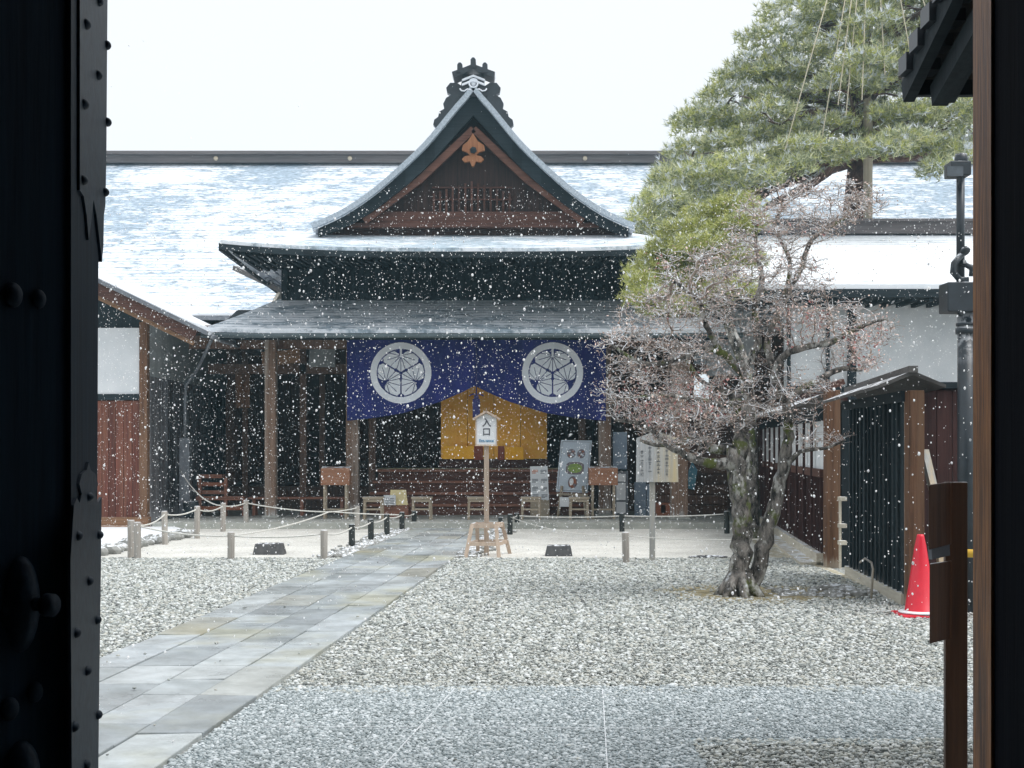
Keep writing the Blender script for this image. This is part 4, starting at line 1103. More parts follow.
# trestle
zt = PZ(524,SDp); foot = [(467,563),(503,563),(509,555),(473,555)]; topc = [(471.5,SDp-.16),(497,SDp-.16),(500,SDp+.14),(475,SDp+.14)]
def trestle():
    tops = [Vector((PX(472,SDp-.2),SDp-.2,zt)), Vector((PX(496,SDp-.2),SDp-.2,zt)), Vector((PX(502,SDp+.16),SDp+.16,zt)), Vector((PX(477,SDp+.16),SDp+.16,zt))]
    feet = [Vector((PX(465.5,SDp-.3),SDp-.3,0)), Vector((PX(499,SDp-.3),SDp-.3,0)), Vector((PX(510,SDp+.3),SDp+.3,0)), Vector((PX(478,SDp+.3),SDp+.3,0))]
    for t_, f_ in zip(tops, feet): b = MB(); b.beam(f_, t_, .05, .045, up=(0,1,0)); b.build('leg', M['new_wood'], es)
    for i in range(4):
        j = (i+1) % 4
        for tt, h in ((.97,.06),(.42,.05)):
            p, q = feet[i].lerp(tops[i], tt), feet[j].lerp(tops[j], tt); b = MB(); b.beam(p, q, .03, h); b.build('rail', M['new_wood'], es)
trestle()

# ------------------------------------------------------------------ furniture along the porch
Z0 = .12
def stool():
    t = thing('stool', 'x', 'stool', (0,0,0), 'plain wooden stools along the porch step')
    b = MB(); b.box(-.19,.19,-.14,.14,.385,.42); b.box(-.17,.17,-.125,-.105,.33,.385); b.box(-.17,.17,.105,.125,.33,.385); b.build('seat', M['stool'], t)
    for sx in (-1,1):
        for sy in (-1,1): b = MB(); b.beam((sx*.165,sy*.115,0),(sx*.155,sy*.11,.385),.035,.035); b.build('leg', M['stool'], t)
    for sy in (-1,1): b = MB(); b.beam((-.16,sy*.112,.19),(.16,sy*.112,.19),.02,.025); b.build('stretcher', M['stool'], t)
    return t
st0 = stool()
for i,(px,lb) in enumerate(((373.5,'wooden stool in front of the left curtain column'),(422,'wooden stool beside the cream notice by the path'),(477.5,'wooden stool right behind the entrance sign post'),(531,'wooden stool below the white leaflet board'),(579,'wooden stool in front of the big poster easel'))):
    loc = (PX(px,24.1),24.1,Z0)
    if i == 0: st0.location = loc; st0['label'] = lb
    else: dup(st0, loc, random.uniform(-.06,.06), lb)
def boxstand(px, lb):
    D = 24.4; t = thing('collection_box', lb, 'wooden box', (PX(px,D),D,Z0), 'wooden boxes on tall legs')
    b = MB(); x = PX(px,D)
    b.add([(x-.27,D-.14,PZ(485,D)),(x+.27,D-.14,PZ(485,D)),(x+.27,D+.16,PZ(485,D)),(x-.27,D+.16,PZ(485,D)),(x-.27,D-.1,PZ(468,D)),(x+.27,D-.1,PZ(468,D)),(x+.27,D+.16,PZ(466.5,D)),(x-.27,D+.16,PZ(466.5,D))],
        [(3,2,1,0),(4,5,6,7),(0,1,5,4),(1,2,6,5),(2,3,7,6),(3,0,4,7)])
    b.build('box', wood('box_wood', (.5,.26,.16), (.3,.14,.08), 'x', snow=.6), t, bevel=.008)
    for sx in (-1,1):
        for sy in (-1,1): b = MB(); b.box(x+sx*.2-.02,x+sx*.2+.02,D+sy*.11-.02,D+sy*.11+.02,Z0,PZ(485,D)); b.build('leg', M['stool'], t)
    b = MB(); b.box(x-.19,x+.19,D-.1,D+.1,Z0+.16,Z0+.185); b.build('shelf', M['stool'], t)
boxstand(336, 'wooden box on tall legs left of the curtain column')
boxstand(603, 'wooden box on tall legs between poster easel and white cabinet')
# cream notice on a low box
cn = thing('cream_notice', 'cream paper notice leaning on a low wooden box between two stools', 'notice', (PX(395,24.5),24.5,Z0))
b = MB(); D = 24.6; b.box(PX(383,D),PX(408,D),D,D+.3,Z0,PZ(505,D)); b.build('box', M['step'], cn)
b = MB(); b.add([(PX(389,D),D-.02,PZ(505,D)),(PX(408,D),D-.02,PZ(505,D)),(PX(405.5,D),D+.12,PZ(490,D)),(PX(390,D),D+.12,PZ(490,D))],[(0,1,2,3)]); b.box(PX(389,D),PX(408,D),D,D+.13,PZ(505,D),PZ(504.4,D)); b.build('sheet', M['cream'], cn)
b = MB(); b.box(PX(384,D),PX(396,D),D-.06,D-.03,PZ(505,D),PZ(495,D)); b.build('card', M['paper'], cn)
for k in range(4): 
    b2_ = MB(); b2_.box(PX(385.5,D),PX(394.5,D),D-.064,D-.061,PZ(498.3+k*1.7,D)-.006,PZ(498.3+k*1.7,D)+.004); b2_.build('text_line', M['grey_metal'], cn)
# leaflet board
lbd = thing('leaflet_board', 'white leaflet board with printed blocks leaning behind a stool', 'notice board', (PX(539,25),25.1,Z0))
D = 25.1; b = MB(); A_ = [P(531,499,D),P(549,500,D),P(547.5,466,D),P(530,466.5,D)]
b.add([tuple(p) for p in A_]+[(p.x,p.y+.03,p.z) for p in A_],[(0,1,2,3),(7,6,5,4),(0,4,5,1),(1,5,6,2),(2,6,7,3),(3,7,4,0)]); b.build('sheet', M['paper'], lbd)
for i,(xx,yy) in enumerate(((531.8,470),(540.5,470),(532,479),(541,479),(532.3,487),(541.2,487),(532.5,494.5),(541.5,494.5))):
    b = MB()
    for k in range(3): w = 6 if k < 2 else 4; b.box(PX(xx,D),PX(xx+w,D),D-.006,D-.002,PZ(yy+k*1.4+.6,D),PZ(yy+k*1.4-.1,D))
    b.build('printed_block', M['red_ink'] if i == 0 else M['grey_metal'], lbd)
b = MB(); b.box(PX(530.5,D),PX(549.5,D),D+.03,D+.2,Z0,PZ(500,D)+.02); b.box(PX(533,D),PX(535,D),D+.031,D+.06,Z0,PZ(470,D)); b.build('stand', M['stool'], lbd)
# poster on easel
pe = thing('poster_easel', 'tall blue-grey poster with dish pictures on a wooden easel', 'poster', (PX(574,24.9),24.9,Z0))
D = 24.9; q0, q1, q2, q3 = P(556,491.5,D), P(587.5,493,D), P(592,440.5,D+.25), P(561,440,D+.25)
def onp_(u, v, off): a = q0.lerp(q1,u); c = q3.lerp(q2,u); p = a.lerp(c,v); return p+Vector((0,-off,0))
b = MB(); vs = [onp_(0,0,0),onp_(1,0,0),onp_(1,1,0),onp_(0,1,0)]; b.add(vs+[p+Vector((0,.03,0)) for p in vs],[(0,1,2,3),(7,6,5,4),(0,4,5,1),(1,5,6,2),(2,6,7,3),(3,7,4,0)]); po = b.build('sheet', M['poster'], pe)
def blob(u, v, ru, rv, mat, name, off, n=18, sq=False):
    b = MB(); vs = []
    for k in range(n):
        a = 2*PI*k/n; cu, cv = math.cos(a), math.sin(a)
        if sq: m_ = max(abs(cu),abs(cv))**.7; cu, cv = cu/m_, cv/m_
        vs.append(onp_(u+ru*cu, v+rv*cv, off))
    b.add(vs,[tuple(range(n))]); b.build(name, mat, po)
for u,v,ru,rv in ((.37,.74,.14,.09),(.69,.74,.13,.09)): blob(u,v,ru,rv,M['dark_ink'],'picture',.004); [blob(u+a_*ru,v+c_*rv,ru*.28,rv*.2,M[m_],'picture',.007,7) for a_,c_,m_ in ((-.4,.45,'poster'),(.35,.5,'crate'),(.1,-.1,'paper'),(-.35,-.4,'crate'),(.45,-.35,'poster'))]
blob(.53,.46,.29,.12,M['dark_ink'],'picture',.004,20,True); blob(.53,.46,.24,.09,M['green_ink'],'picture',.007,14)
blob(.5,.19,.15,.12,M['dark_ink'],'picture',.004); blob(.5,.18,.12,.095,M['crate'],'picture',.007); blob(.46,.2,.07,.07,M['paper'],'picture',.010,8); blob(.56,.14,.05,.03,M['dark_ink'],'picture',.012,6)
b = MB()
for u0,v0,u1,v1 in ((.05,.03,.95,.03),(.95,.03,.95,.97),(.95,.97,.05,.97),(.05,.97,.05,.03)): b.tube([onp_(u0,v0,.004),onp_(u1,v1,.004)], .004, 4)
b.build('border_line', M['dark_ink'], po)
for s,(a_,e_) in enumerate(((P(558,520,D-.1),P(562,486,D)),(P(586,520,D-.1),P(583,486,D)))):
    b = MB(); a_ = Vector((a_.x, a_.y, Z0)); b.beam(a_, e_, .04, .04); b.build('leg', M['stool'], pe)
b = MB(); b.beam((PX(572,D),D+.7,Z0),(PX(575,D),D+.3,1.5),.04,.04); b.build('leg', M['stool'], pe)
b = MB(); b.beam(P(557,494,D-.02),P(588,495,D-.02),.06,.04); b.build('ledge', M['stool'], pe)
b = MB(); D2 = 24.7; b.box(PX(559.5,D2),PX(571.5,D2),D2-.1,D2-.08,PZ(506.5,D2),PZ(497,D2)); b.build('card', M['paper'], pe)
# cabinet, panels, crate, notice board on post, bag
wc = thing('white_cabinet', 'narrow white two-door cabinet behind the right collection box', 'cabinet', (PX(622,25),25,Z0))
D = 25.1; b = MB(); b.box(PX(615.5,D),PX(628,D),D,D+.3,Z0,PZ(471,D)); b.build('body', M['grey_metal'], wc)
for y0,y1 in ((474,481.5),(483,500),(502,513)): b = MB(); b.box(PX(616.3,D),PX(625.5,D),D-.02,D-.001,PZ(y1,D),PZ(y0,D)); b.build('door', M['white'], wc)
b = MB(); b.box(PX(614,D),PX(626.5,D),D-.05,D+.3,PZ(471,D)+.001,PZ(469.5,D)); b.build('top', M['dark_wood_x'], wc)
b = MB(); D = 25.3; b.box(PX(613,D),PX(627,D),D,D+.04,PZ(469,D),PZ(432,D)); b.box(PX(614,D),PX(616,D),D,D+.04,Z0,PZ(469,D))
tag(b.build('grey_panel', M['blue_panel']), 'plain blue-grey panel standing above the white cabinet', 'panel')
b = MB(); D = 25.25; b.box(PX(634.5,D),PX(646,D),D,D+.04,Z0,PZ(482,D)); b.box(PX(646.5,D),PX(649.5,D),D-.05,D+.0,Z0,PZ(484,D))
tag(b.build('leaning_board', M['blue_panel']), 'low blue-grey board below the faded noticeboard', 'board')
b = MB(); D = 25.2; b.box(PX(656,D),PX(670,D),D,D+.3,Z0,Z0+.06); b.box(PX(656,D),PX(670,D),D,D+.3,PZ(504,D)-.02,PZ(503,D)); b.box(PX(656,D),PX(661,D),D,D+.3,Z0+.061,PZ(504,D)-.021); b.box(PX(666,D),PX(670,D),D,D+.3,Z0+.061,PZ(504,D)-.021)
tag(b.build('wooden_crate', M['crate']), 'small orange wooden crate open at the front by the grey column', 'crate')
nb_ = thing('noticeboard', 'faded peaked wooden noticeboard with ink writing on a single pole', 'notice board', (PX(652,GD(562)),GD(562),0))
D = GD(562); x = PX(652.5,D); b = MB(); b.box(x-.035,x+.035,D,D+.05,0,PZ(470,D)); b.build('pole', M['pole_grey'], nb_)
b = MB(); b.prism([(PX(636,D),PZ(482,D)),(PX(678,D),PZ(482,D)),(PX(677,D),PZ(438,D)),(PX(656,D),PZ(431,D)),(PX(636.5,D),PZ(438,D))], D-.04, D-.002); nbo = b.build('board', M['notice'], nb_)
rr_ = random.Random(5)
for cx_ in (642,650,658.5,667):     # columns of brush writing too faded to read
    b = MB(); y = 446
    while y < 474:
        h = rr_.uniform(2,3.4)
        for _ in range(3):
            if rr_.random() < .7:
                yy = y+rr_.uniform(0,h); w = rr_.uniform(.8,1.9); b.box(PX(cx_-w,D-.05),PX(cx_+w,D-.05),D-.045,D-.042,PZ(yy+.35,D),PZ(yy,D))
        if rr_.random() < .6: b.box(PX(cx_-.3,D-.05),PX(cx_+.2,D-.05),D-.046,D-.0425,PZ(y+h,D),PZ(y,D))
        y += h+1.3
    b.build('writing', M['grey_metal'], nbo)
b = MB(); D = 25.3; b.prism([(PX(686,D),PZ(488,D)),(PX(694,D),PZ(490,D)),(PX(697,D),PZ(470,D)),(PX(692,D),PZ(462,D)),(PX(689,D),PZ(470,D))], D-.06, D+.05)
b.tube([P(692,462,D),P(692,455,D)], .012, 5)
tag(b.build('umbrella_bag', M['teal_bag']), 'teal cloth bag hanging on the dark boards right of the grey column', 'bag')
# bench and rack at left
bn_ = thing('slatted_rack', 'low brown slatted rack with stepped shelves by the left wing', 'rack', (PX(215,25),25.2,Z0))
for i,(y,xa,xb) in enumerate(((476,198,222),(484,197,225),(492,196,226),(498,196,244),(508,198,244),(518,196,232))):
    D = 25.5-.08*i; b = MB(); b.box(PX(xa,D),PX(xb,D),D,D+.3,PZ(y+2.2,D),PZ(y-1.5,D)); b.build('shelf', M['step'] if i not in (1,4) else M['crate'], bn_)
for px in (198,224,242): D = 25.25; b = MB(); b.box(PX(px,D),PX(px,D)+.06,D,D+.06,Z0,PZ(499 if px > 230 else 478,D)); b.build('leg', M['step'], bn_)
b = MB(); b.box(PX(248,25.4),PX(345,25.4),25.4,25.75,.44,.48)
for px in (252,300,340): b.box(PX(px,25.4),PX(px,25.4)+.06,25.42,25.7,.12,.44)
tag(b.build('long_bench', M['step']), 'long low brown bench between the left columns', 'bench')
# grey bucket-like pots by the downpipe
b = MB(); b.lathe([(.0,.0),(.13,.0),(.15,.42),(.14,.44),(.0,.44)], (PX(191,24.6),24.6,.0), 14)
tag(b.build('water_butt', M['black_metal']), 'dark round water butt at the foot of the downpipe', 'barrel')

# ------------------------------------------------------------------ posts and ropes
def post(px, ytop, ybase, mt, lb, w=.046, grp='short rope posts round the white gravel'):
    g = G(px, ybase); h = (ybase-ytop)*g.y/FPX
    b = MB(); n = 10; b.lathe([(w*.98,-.03),(w,h-.02),(w*.9,h),(0,h)], (0,0,0), n)
    o = b.build('fence_post', M[mt]); o.location = g; tag(o, lb, 'post', grp); o.rotation_euler = (random.uniform(-.03,.03), random.uniform(-.03,.03), random.random()*3)
    ORG[o.name] = Vector((0,0,0)); return Vector((g.x, g.y, h-.05))
FP = {}
for k,(px,a,b_,mt,lb) in {
 'a':(131,520,558,'grey_post','grey post, leftmost of the near pair beside the gate door'),
 'b':(137.5,522,559.5,'grey_post','grey post, right one of the near pair beside the gate door'),
 'c':(231,532,560,'grey_post','short grey post in front of the white gravel left of the dark block'),
 'd':(324,530,560,'grey_post','grey post nearest the path, right of the dark block'),
 'e':(165,511,545,'grey_post','grey post first behind the near pair, before the stone edging'),
 'f':(197,506,539,'grey_post','grey post second behind the near pair on the stone edging side'),
 'g':(223,503,532,'grey_post','grey post where the slanting rope meets the row'),
 'h':(246,500,529,'grey_post','brownish post at the back end of the left row'),
 'i':(352,524,549,'black_post','black post nearest the camera along the path left edge'),
 'j':(371,519,543,'black_post','second black post along the path left edge'),
 'k':(387,514,537,'black_post','third black post along the path left edge'),
 'l':(402,512,532,'black_post','fourth black post along the path left edge'),
 'm':(414,511,528,'black_post','farthest black post along the path left edge'),
 'n':(510,514,535,'black_post','black post right of the path beside the trestle'),
 'o':(501,517,531,'black_post','thin black post just behind the trestle'),
 'p':(517,513,529,'black_post','farthest black post right of the path'),
 'q':(622,513,532,'black_post','black post behind the grey one in the right gravel'),
 'r':(626,532,564,'grey_post','grey post in front beside the noticeboard pole'),
 's':(727,511,534,'black_post','black post just left of the maple stems'),
 't':(764,535,568,'black_post','black post just right of the maple stems'),
}.items(): FP[k] = post(px, a, b_, mt, lb)
def rope(name_pts, lb, sag=.07, r=.011):
    b = MB(); path = []
    for p, q in zip(name_pts[:-1], name_pts[1:]):
        for i in range(9):
            t = i/8
            if i == 0 and path: continue
            path.append(p.lerp(q, t)-Vector((0,0,sag*4*t*(1-t)*(p-q).length/2)))
    b.tube(path, r, 6); tag(b.build('rope', M['rope']), lb, 'rope', 'white ropes strung between short posts')
F = FP
rope([F['a'],F['e'],F['f'],F['g'],F['h']], 'white rope along the back row of grey posts on the left')
rope([F['b'],F['c']], 'white rope from the near pair to the short grey post')
rope([F['c'],F['d'],F['i'],F['j'],F['k'],F['l'],F['m']], 'white rope along the black posts at the path left edge', .05)
rope([F['c'],P(330,511.5,22.3),F['l']], 'white rope crossing the white gravel diagonally', .02)
rope([P(180,470,24.7),F['g']], 'white rope slanting down from the left wing wall', .12)
rope([F['h'],P(330,512,22.6),P(357,508,22.8)], 'white rope running from the left row to the porch', .04)
b = MB(); b.box(PX(357,22.8)-.04,PX(357,22.8)+.04,22.8,22.88,0,PZ(506,22.8)); tag(b.build('fence_post', M['grey_post']), 'grey post in front of the left curtain column', 'post', 'short rope posts round the white gravel')
rope([F['n'],F['p'],F['q'],F['s']], 'white rope along the far edge of the right gravel', .025)
rope([F['n'],F['r'],F['t']], 'thin rope across the right gravel before the maple', .03, .006)

# blocks and stones
def rock(name, loc, s, seed, mat, lb, cat, grp=None, sq=False):
    r = np.random.default_rng(seed); import bmesh
    bm = bmesh.new()
    if sq: bmesh.ops.create_cube(bm, size=1.6); bmesh.ops.subdivide_edges(bm, edges=bm.edges[:], cuts=2, use_grid_fill=True)
    else: bmesh.ops.create_icosphere(bm, subdivisions=2, radius=1)
    ph_ = r.uniform(0,6,6)
    for v in bm.verts:
        c = v.co; k = 1+(.04 if sq else .16)*math.sin(c.x*2.3+ph_[0])+(.03 if sq else .12)*math.sin(c.y*3.1+ph_[1]+c.z*2)+r.uniform(-.05,.05)*(.5 if sq else 1)
        v.co = Vector((c.x*s[0]*k, c.y*s[1]*k, c.z*s[2]*k))
    me = bpy.data.meshes.new(name); bm.to_mesh(me); bm.free(); me.materials.append(mat)
    o = bpy.data.objects.new(name, me); C.objects.link(o); o.location = loc; tag(o, lb, cat, grp)
    if sq: m_ = o.modifiers.new('bevel','BEVEL'); m_.width = .012; m_.segments = 2
    return o
def wedge(px0, px1, ytop, ybase, lb):
    D = GD(ybase); x0, x1 = PX(px0,D), PX(px1,D); h = PZ(ytop,D); c = ((x0+x1)/2, D+.12, 0)
    b = MB(); w = (x1-x0)/2; b.add([(-w,-.12,-.01),(w,-.12,-.01),(w,.14,-.01),(-w,.14,-.01),(-w*.86,-.09,h*.96),(w*.84,-.09,h),(w*.8,.1,h),(-w*.8,.1,h*.97)],[(3,2,1,0),(4,5,6,7),(0,1,5,4),(1,2,6,5),(2,3,7,6),(3,0,4,7)])
    o = b.build('stone_block', M['stone'], bevel=.015); o.location = c; tag(o, lb, 'stone', 'dark stone blocks on the white gravel')
wedge(252,284,543.5,555.5,'dark stone block on the left white gravel, behind the rope')
wedge(545,573,545.5,557,'dark stone block on the right white gravel')
g = G(706,558); rock('flat_stone', (g.x,g.y,.01), (.27,.16,.03), 3, M['stone'], 'flat dark stone flush in the gravel left of the maple', 'stone')
b = MB(); a0, a1 = G(100,556), G(192,536)
for i in range(16):
    t = i/15; p = a0.lerp(a1, t); s = random.uniform(.09,.15)
    rock('edging_stone', (p.x+random.uniform(-.03,.03), p.y, s*.45), (s*1.15,s*.85,s*.75), 20+i, M['rock'], 'rough grey stone in the snowy edging beside the left wing', 'stone', 'rough stones edging the bed by the left wing')
sb = MB(); ring = [(x_,y_,.05) for x_,y_ in ((-9,GD(553)),(PX(128,GD(551)),GD(551)),(PX(190,GD(533)),GD(533)),(-6.0,23.1),(-9,23.1))]
sb.add(ring,[tuple(range(5))]); sb.add([(p[0],p[1],0) for p in ring],[(4,3,2,1,0)]); 
for i in range(5): j=(i+1)%5; sb.add([ring[i],ring[j],(ring[j][0],ring[j][1],0),(ring[i][0],ring[i][1],0)],[(3,2,1,0)])
tag(sb.build('snow_bed', M['snow']), kind='structure')
for i in range(46):
    a = random.random(); x_ = PX(random.uniform(776,872), 12.6); y_ = 13.1+random.uniform(-.35,.45)
    if i > 33: x_ = PX(random.uniform(835,880),12.7); y_ = 13.0+random.uniform(-.3,.3)
    s = random.uniform(.025,.055) if i < 34 else random.uniform(.05,.1)
    rock('small_rock', (x_,y_,s*.35), (s*1.3,s,s*.7), 60+i, M['rock'], 'small grey rock heaped by the soil right of the maple', 'rock', 'small rocks right of the maple')

# ------------------------------------------------------------------ traffic cone, lamp post, sign post and odds
g = Vector((PX(917,11.35),11.35,0)); tc_ = thing('traffic_cone', 'bright red traffic cone dusted with snow on its base', 'traffic cone', g)
b = MB(); b.lathe([(.0,.72),(.028,.72),(.033,.70),(.05,.62),(.135,.05),(.155,.035),(.0,.034)], (g.x+.03,g.y,0), 24); b.build('cone', M['cone'], tc_)
b = MB(); b.box(g.x-.175,g.x+.22,g.y-.19,g.y+.19,.004,.034); b.build('base', M['cone'], tc_, bevel=.01)
b = MB(); b.lathe([(.138,.037),(.19,.040),(.185,.052),(.13,.058)], (g.x+.03,g.y,0), 20); b.build('snow_ring', M['snow'], tc_)
LD = 11.6; lp = thing('lamp_post', 'black iron post with floodlight on its thin mast and junction box', 'lamp post', (PX(965,LD),LD,0))
x = PX(966,LD); b = MB(); b.tube([(x,LD,0),(x,LD,PZ(312,LD))], .075, 14); b.tube([(x,LD,PZ(334,LD)),(x,LD,PZ(328,LD))], .092, 14); b.tube([(x,LD,PZ(326,LD)),(x,LD,PZ(323,LD))], .088, 14); b.build('column', M['black_metal'], lp)
b = MB(); b.box(PX(943,LD),PX(982,LD),LD-.13,LD+.12,PZ(313,LD),PZ(283.5,LD)); b.build('junction_box', M['black_metal'], lp, bevel=.01)
xm = PX(960.5,LD); b = MB(); b.tube([(xm,LD,PZ(283,LD)),(xm,LD,PZ(170,LD))], .036, 10); b.build('mast', M['black_metal'], lp)
b = MB()
b.tube([P(964,250,LD-.06),P(966,252,LD-.08)], .045, 10)
b.tube([P(962,254,LD-.05),P(954,264,LD-.08),P(953,272,LD-.08),P(960,280,LD-.06),P(968,280,LD-.06)], .03, 8); b.tube([P(962,262,LD-.05),P(972,268,LD-.08),P(972,276,LD-.08)], .028, 8)
b.build('clamp', M['black_metal'], lp)
b = MB(); b.box(PX(946,LD),PX(966,LD),LD-.14,LD+.06,PZ(178,LD),PZ(164,LD)); fl = b.build('floodlight', M['black_metal'], lp, bevel=.008)
b = MB(); b.box(PX(947.5,LD-.15),PX(963.5,LD-.15),LD-.146,LD-.142,PZ(176,LD-.15),PZ(166,LD-.15)); b.build('lens', M['glass'], fl)
b = MB(); b.lathe([(.0,.09),(.05,.08),(.06,.03),(.055,0),(0,0)], (PX(961,LD),LD,PZ(163,LD)), 12); b.build('dome', M['black_metal'], lp)
# sign post near the gate, seen edge-on
ND = 4.6; ns_ = thing('wooden_signpost', 'dark wet wooden signpost with two stacked boards just outside the gate', 'signpost', (PX(957,ND),ND,0))
b = MB(); b.box(PX(945.5,ND),PX(968,ND),ND,ND+.025,0,PZ(482,ND)); b.build('post', M['signboard'], ns_, bevel=.004)
for y0,y1,xa in ((481,547,928.5),(560,641,929.5)):
    b = MB(); xa_, xb_ = PX(xa,ND-.1), PX(948,ND); b.add([(xa_,ND-.1,PZ(y1+3,ND-.1)),(xb_,ND-.02,PZ(y1-3,ND)),(xb_+.02,ND+.01,PZ(y1-3,ND)),(xa_+.012,ND-.07,PZ(y1+3,ND-.1)),(xa_,ND-.1,PZ(y0+4,ND-.1)),(xb_,ND-.02,PZ(y0+.5,ND)),(xb_+.02,ND+.01,PZ(y0+.5,ND)),(xa_+.012,ND-.07,PZ(y0+4,ND-.1))],[(3,2,1,0),(4,5,6,7),(0,1,5,4),(1,2,6,5),(2,3,7,6),(3,0,4,7)])
    b.build('board', M['signboard'], ns_, bevel=.003)
b = MB(); b.beam(P(930,553,ND-.07),P(948,549,ND-.01),.015,.045); b.build('bracket', M['grey_metal'], ns_)
# leaning grey plank, hooked stick, yellow pole
b = MB(); b.beam(Vector((PX(938,12.2),12.2,.9)), Vector((PX(924,12.35),12.35,PZ(450,12.35))), .09, .04); b.beam(Vector((PX(945,12.1),12.1,.0)), Vector((PX(938,12.2),12.2,.9)), .09, .04)
tag(b.build('leaning_plank', M['pole_grey']), 'pale grey plank leaning on the shed behind the traffic cone', 'plank')
g = G(871,600); b = MB(); b.tube([(g.x-.0,g.y,0),(g.x+.02,g.y,.3),(g.x+.01,g.y+.02,.36),(g.x-.05,g.y+.03,.40),(g.x-.1,g.y+.03,.36)], .012, 7)
tag(b.build('hooked_stick', M['pole_grey']), 'thin hooked grey stick leaning at the foot of the black fence', 'stick')
b = MB(); b.tube([P(962,553,9.5),P(1010,555,9.5)], .03, 10); b.tube([P(1005,555,9.5),(PX(1005,9.5),9.5,0)], .03, 8)
tag(b.build('barrier_pole', M['yellow']), 'yellow barrier pole showing beside the gate post', 'barrier')
# small gutter shelf brackets in the gateway gap
b = MB(); D = 15.6
for y in (497,524,541): b.box(PX(840,D),PX(847,D),D,D+.12,PZ(y+4,D),PZ(y,D))
b.box(PX(842,D),PX(844,D),D+.12,D+.16,0,PZ(497,D))
tag(b.build('shelf_rack', M['sill']), 'small pale shelf ends showing in the dark fence gap', 'shelf')

# ------------------------------------------------------------------ gatehouse round the camera
gh = thing('gatehouse', 'black timber gatehouse framing the view with a wood-grained right post', 'gatehouse', (0,1,0))
xr = PX(991, 3.2)
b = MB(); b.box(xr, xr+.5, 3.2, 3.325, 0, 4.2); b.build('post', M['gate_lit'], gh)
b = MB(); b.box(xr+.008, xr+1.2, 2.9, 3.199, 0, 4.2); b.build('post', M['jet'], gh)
b = MB(); b.box(-1.75,-1.42,2.9,3.3,0,4.2); b.build('post', M['gate_wood'], gh)
b = MB(); b.box(-2.6,-2.5,-3,3.2,0,4.2); b.box(2.5,2.6,-3,3.2,0,4.2); b.box(-2.6,2.6,-3.1,-3,0,4.2); b.box(-2.6,-1.75,3.1,3.25,0,4.2); b.box(xr+1.2,2.6,3.1,3.25,0,4.2); b.build('wall', M['gate_wood'], gh)  # walls out of view, closed behind the camera to keep the gateway dark
b = MB(); b.box(-2.8,2.8,-3.2,3.5,4.2,4.4); b.build('ceiling', M['gate_wood'], gh)  # unseen ceiling and roof added to keep skylight off the gate timbers
b = MB(); b.box(-3.2,1.6,-3.6,4.0,4.5,4.6); b.build('roof', M['fence_roof'], gh)
# left door leaf
dr = thing('gate_door', 'open black gate door leaf with iron straps and round bosses', 'door', (-1.35,2.0,0))
pa, pb = Vector((-1.30,2.0,0)), Vector((PX(72,2.75),2.75,0)); dd = (pb-pa).normalized(); dn = Vector((dd.y,-dd.x,0))   # dn points to the camera side
b = MB()
vs = [pa, pb, pb-dn*.1, pa-dn*.1]; b.add([(*v.xy, z) for z in (.05,4.1) for v in vs], [(0,1,5,4),(1,2,6,5),(2,3,7,6),(3,0,4,7),(3,2,1,0),(4,5,6,7)])
leaf = b.build('leaf', M['gate_wood'], dr)
SA, SB = Vector((PX(72,2.75),2.75,0)), Vector((PX(107,3.32),3.32,0)); sdv = (SB-SA).normalized(); snv = Vector((sdv.y,-sdv.x,0))
def SP(px, py, off=0.0):               # point on the door's thick end face seen at a pixel
    k = (px-512)/FPX; t = (k*SA.y-SA.x)/(sdv.x-k*sdv.y); c = SA+sdv*t; c.z = PZ(py, c.y); return c+snv*off
def sprism(pxs, o0, o1, name, mat, parent, bevel=0):
    b = MB(); n = len(pxs); vs = [SP(x_,y_,o1) for x_,y_ in pxs]+[SP(x_,y_,o0) for x_,y_ in pxs]
    fs = [tuple(range(n)), tuple(range(2*n-1,n-1,-1))]+[(i,i+n,(i+1)%n+n,(i+1)%n) for i in range(n)]
    b.add(vs, fs); return b.build(name, mat, parent, bevel)
sprism([(71,-60),(99,-60),(99,200),(98,330),(97.5,460),(96.5,600),(95.5,800),(71,800)], -.09, 0, 'stile', M['door_edge'], dr)
s2 = sprism([(77,-60),(105.6,-60),(104.6,60),(104,150),(103,205),(101.5,215),(101,245),(99.5,262),(97,240),(94,215),(91,200),(88.5,222),(86,240),(84,215),(81,196),(77,190)], -.02, .006, 'iron_strap', M['iron'], dr)
s1 = sprism([(69,800),(67.5,560),(71,505),(74,498),(77,503),(79,494),(76.5,484),(79,474),(84,470),(86,462),(88,470),(93,474),(95.5,484),(93,494),(95.5,503),(99,497),(98.5,560),(96.5,700),(95.5,800)], .0, .006, 'iron_strap', M['iron'], dr)
def stud(px, py, par, r=.011, h=.012):
    c = SP(px,py,.0055); up = Vector((0,0,1)); n = 12; vs = []
    prof = [(r*math.cos(a), h*math.sin(a)) for a in [i*PI/10 for i in range(6)]]
    for rr, hh in prof:
        for k in range(n): vs.append(c+sdv*(rr*2.0*math.cos(2*PI*k/n))+up*(rr*math.sin(2*PI*k/n))+snv*hh)
    fs = [(i*n+k,(i+1)*n+k,(i+1)*n+(k+1)%n,i*n+(k+1)%n) for i in range(len(prof)-1) for k in range(n)]
    b = MB(); b.sm = True; b.add(vs, fs); return b.build('stud', M['iron'], par)
for px,py in ((96,1),(83,24),(104,45),(95,75),(81,104),(104.5,122),(80,180),(102,192)): stud(px,py,s2)
for px,py in ((86,497),(75,536),(96,535),(86,581),(73,633),(94,620),(84,671),(95,715),(71,727),(83,765)): stud(px,py,s1)
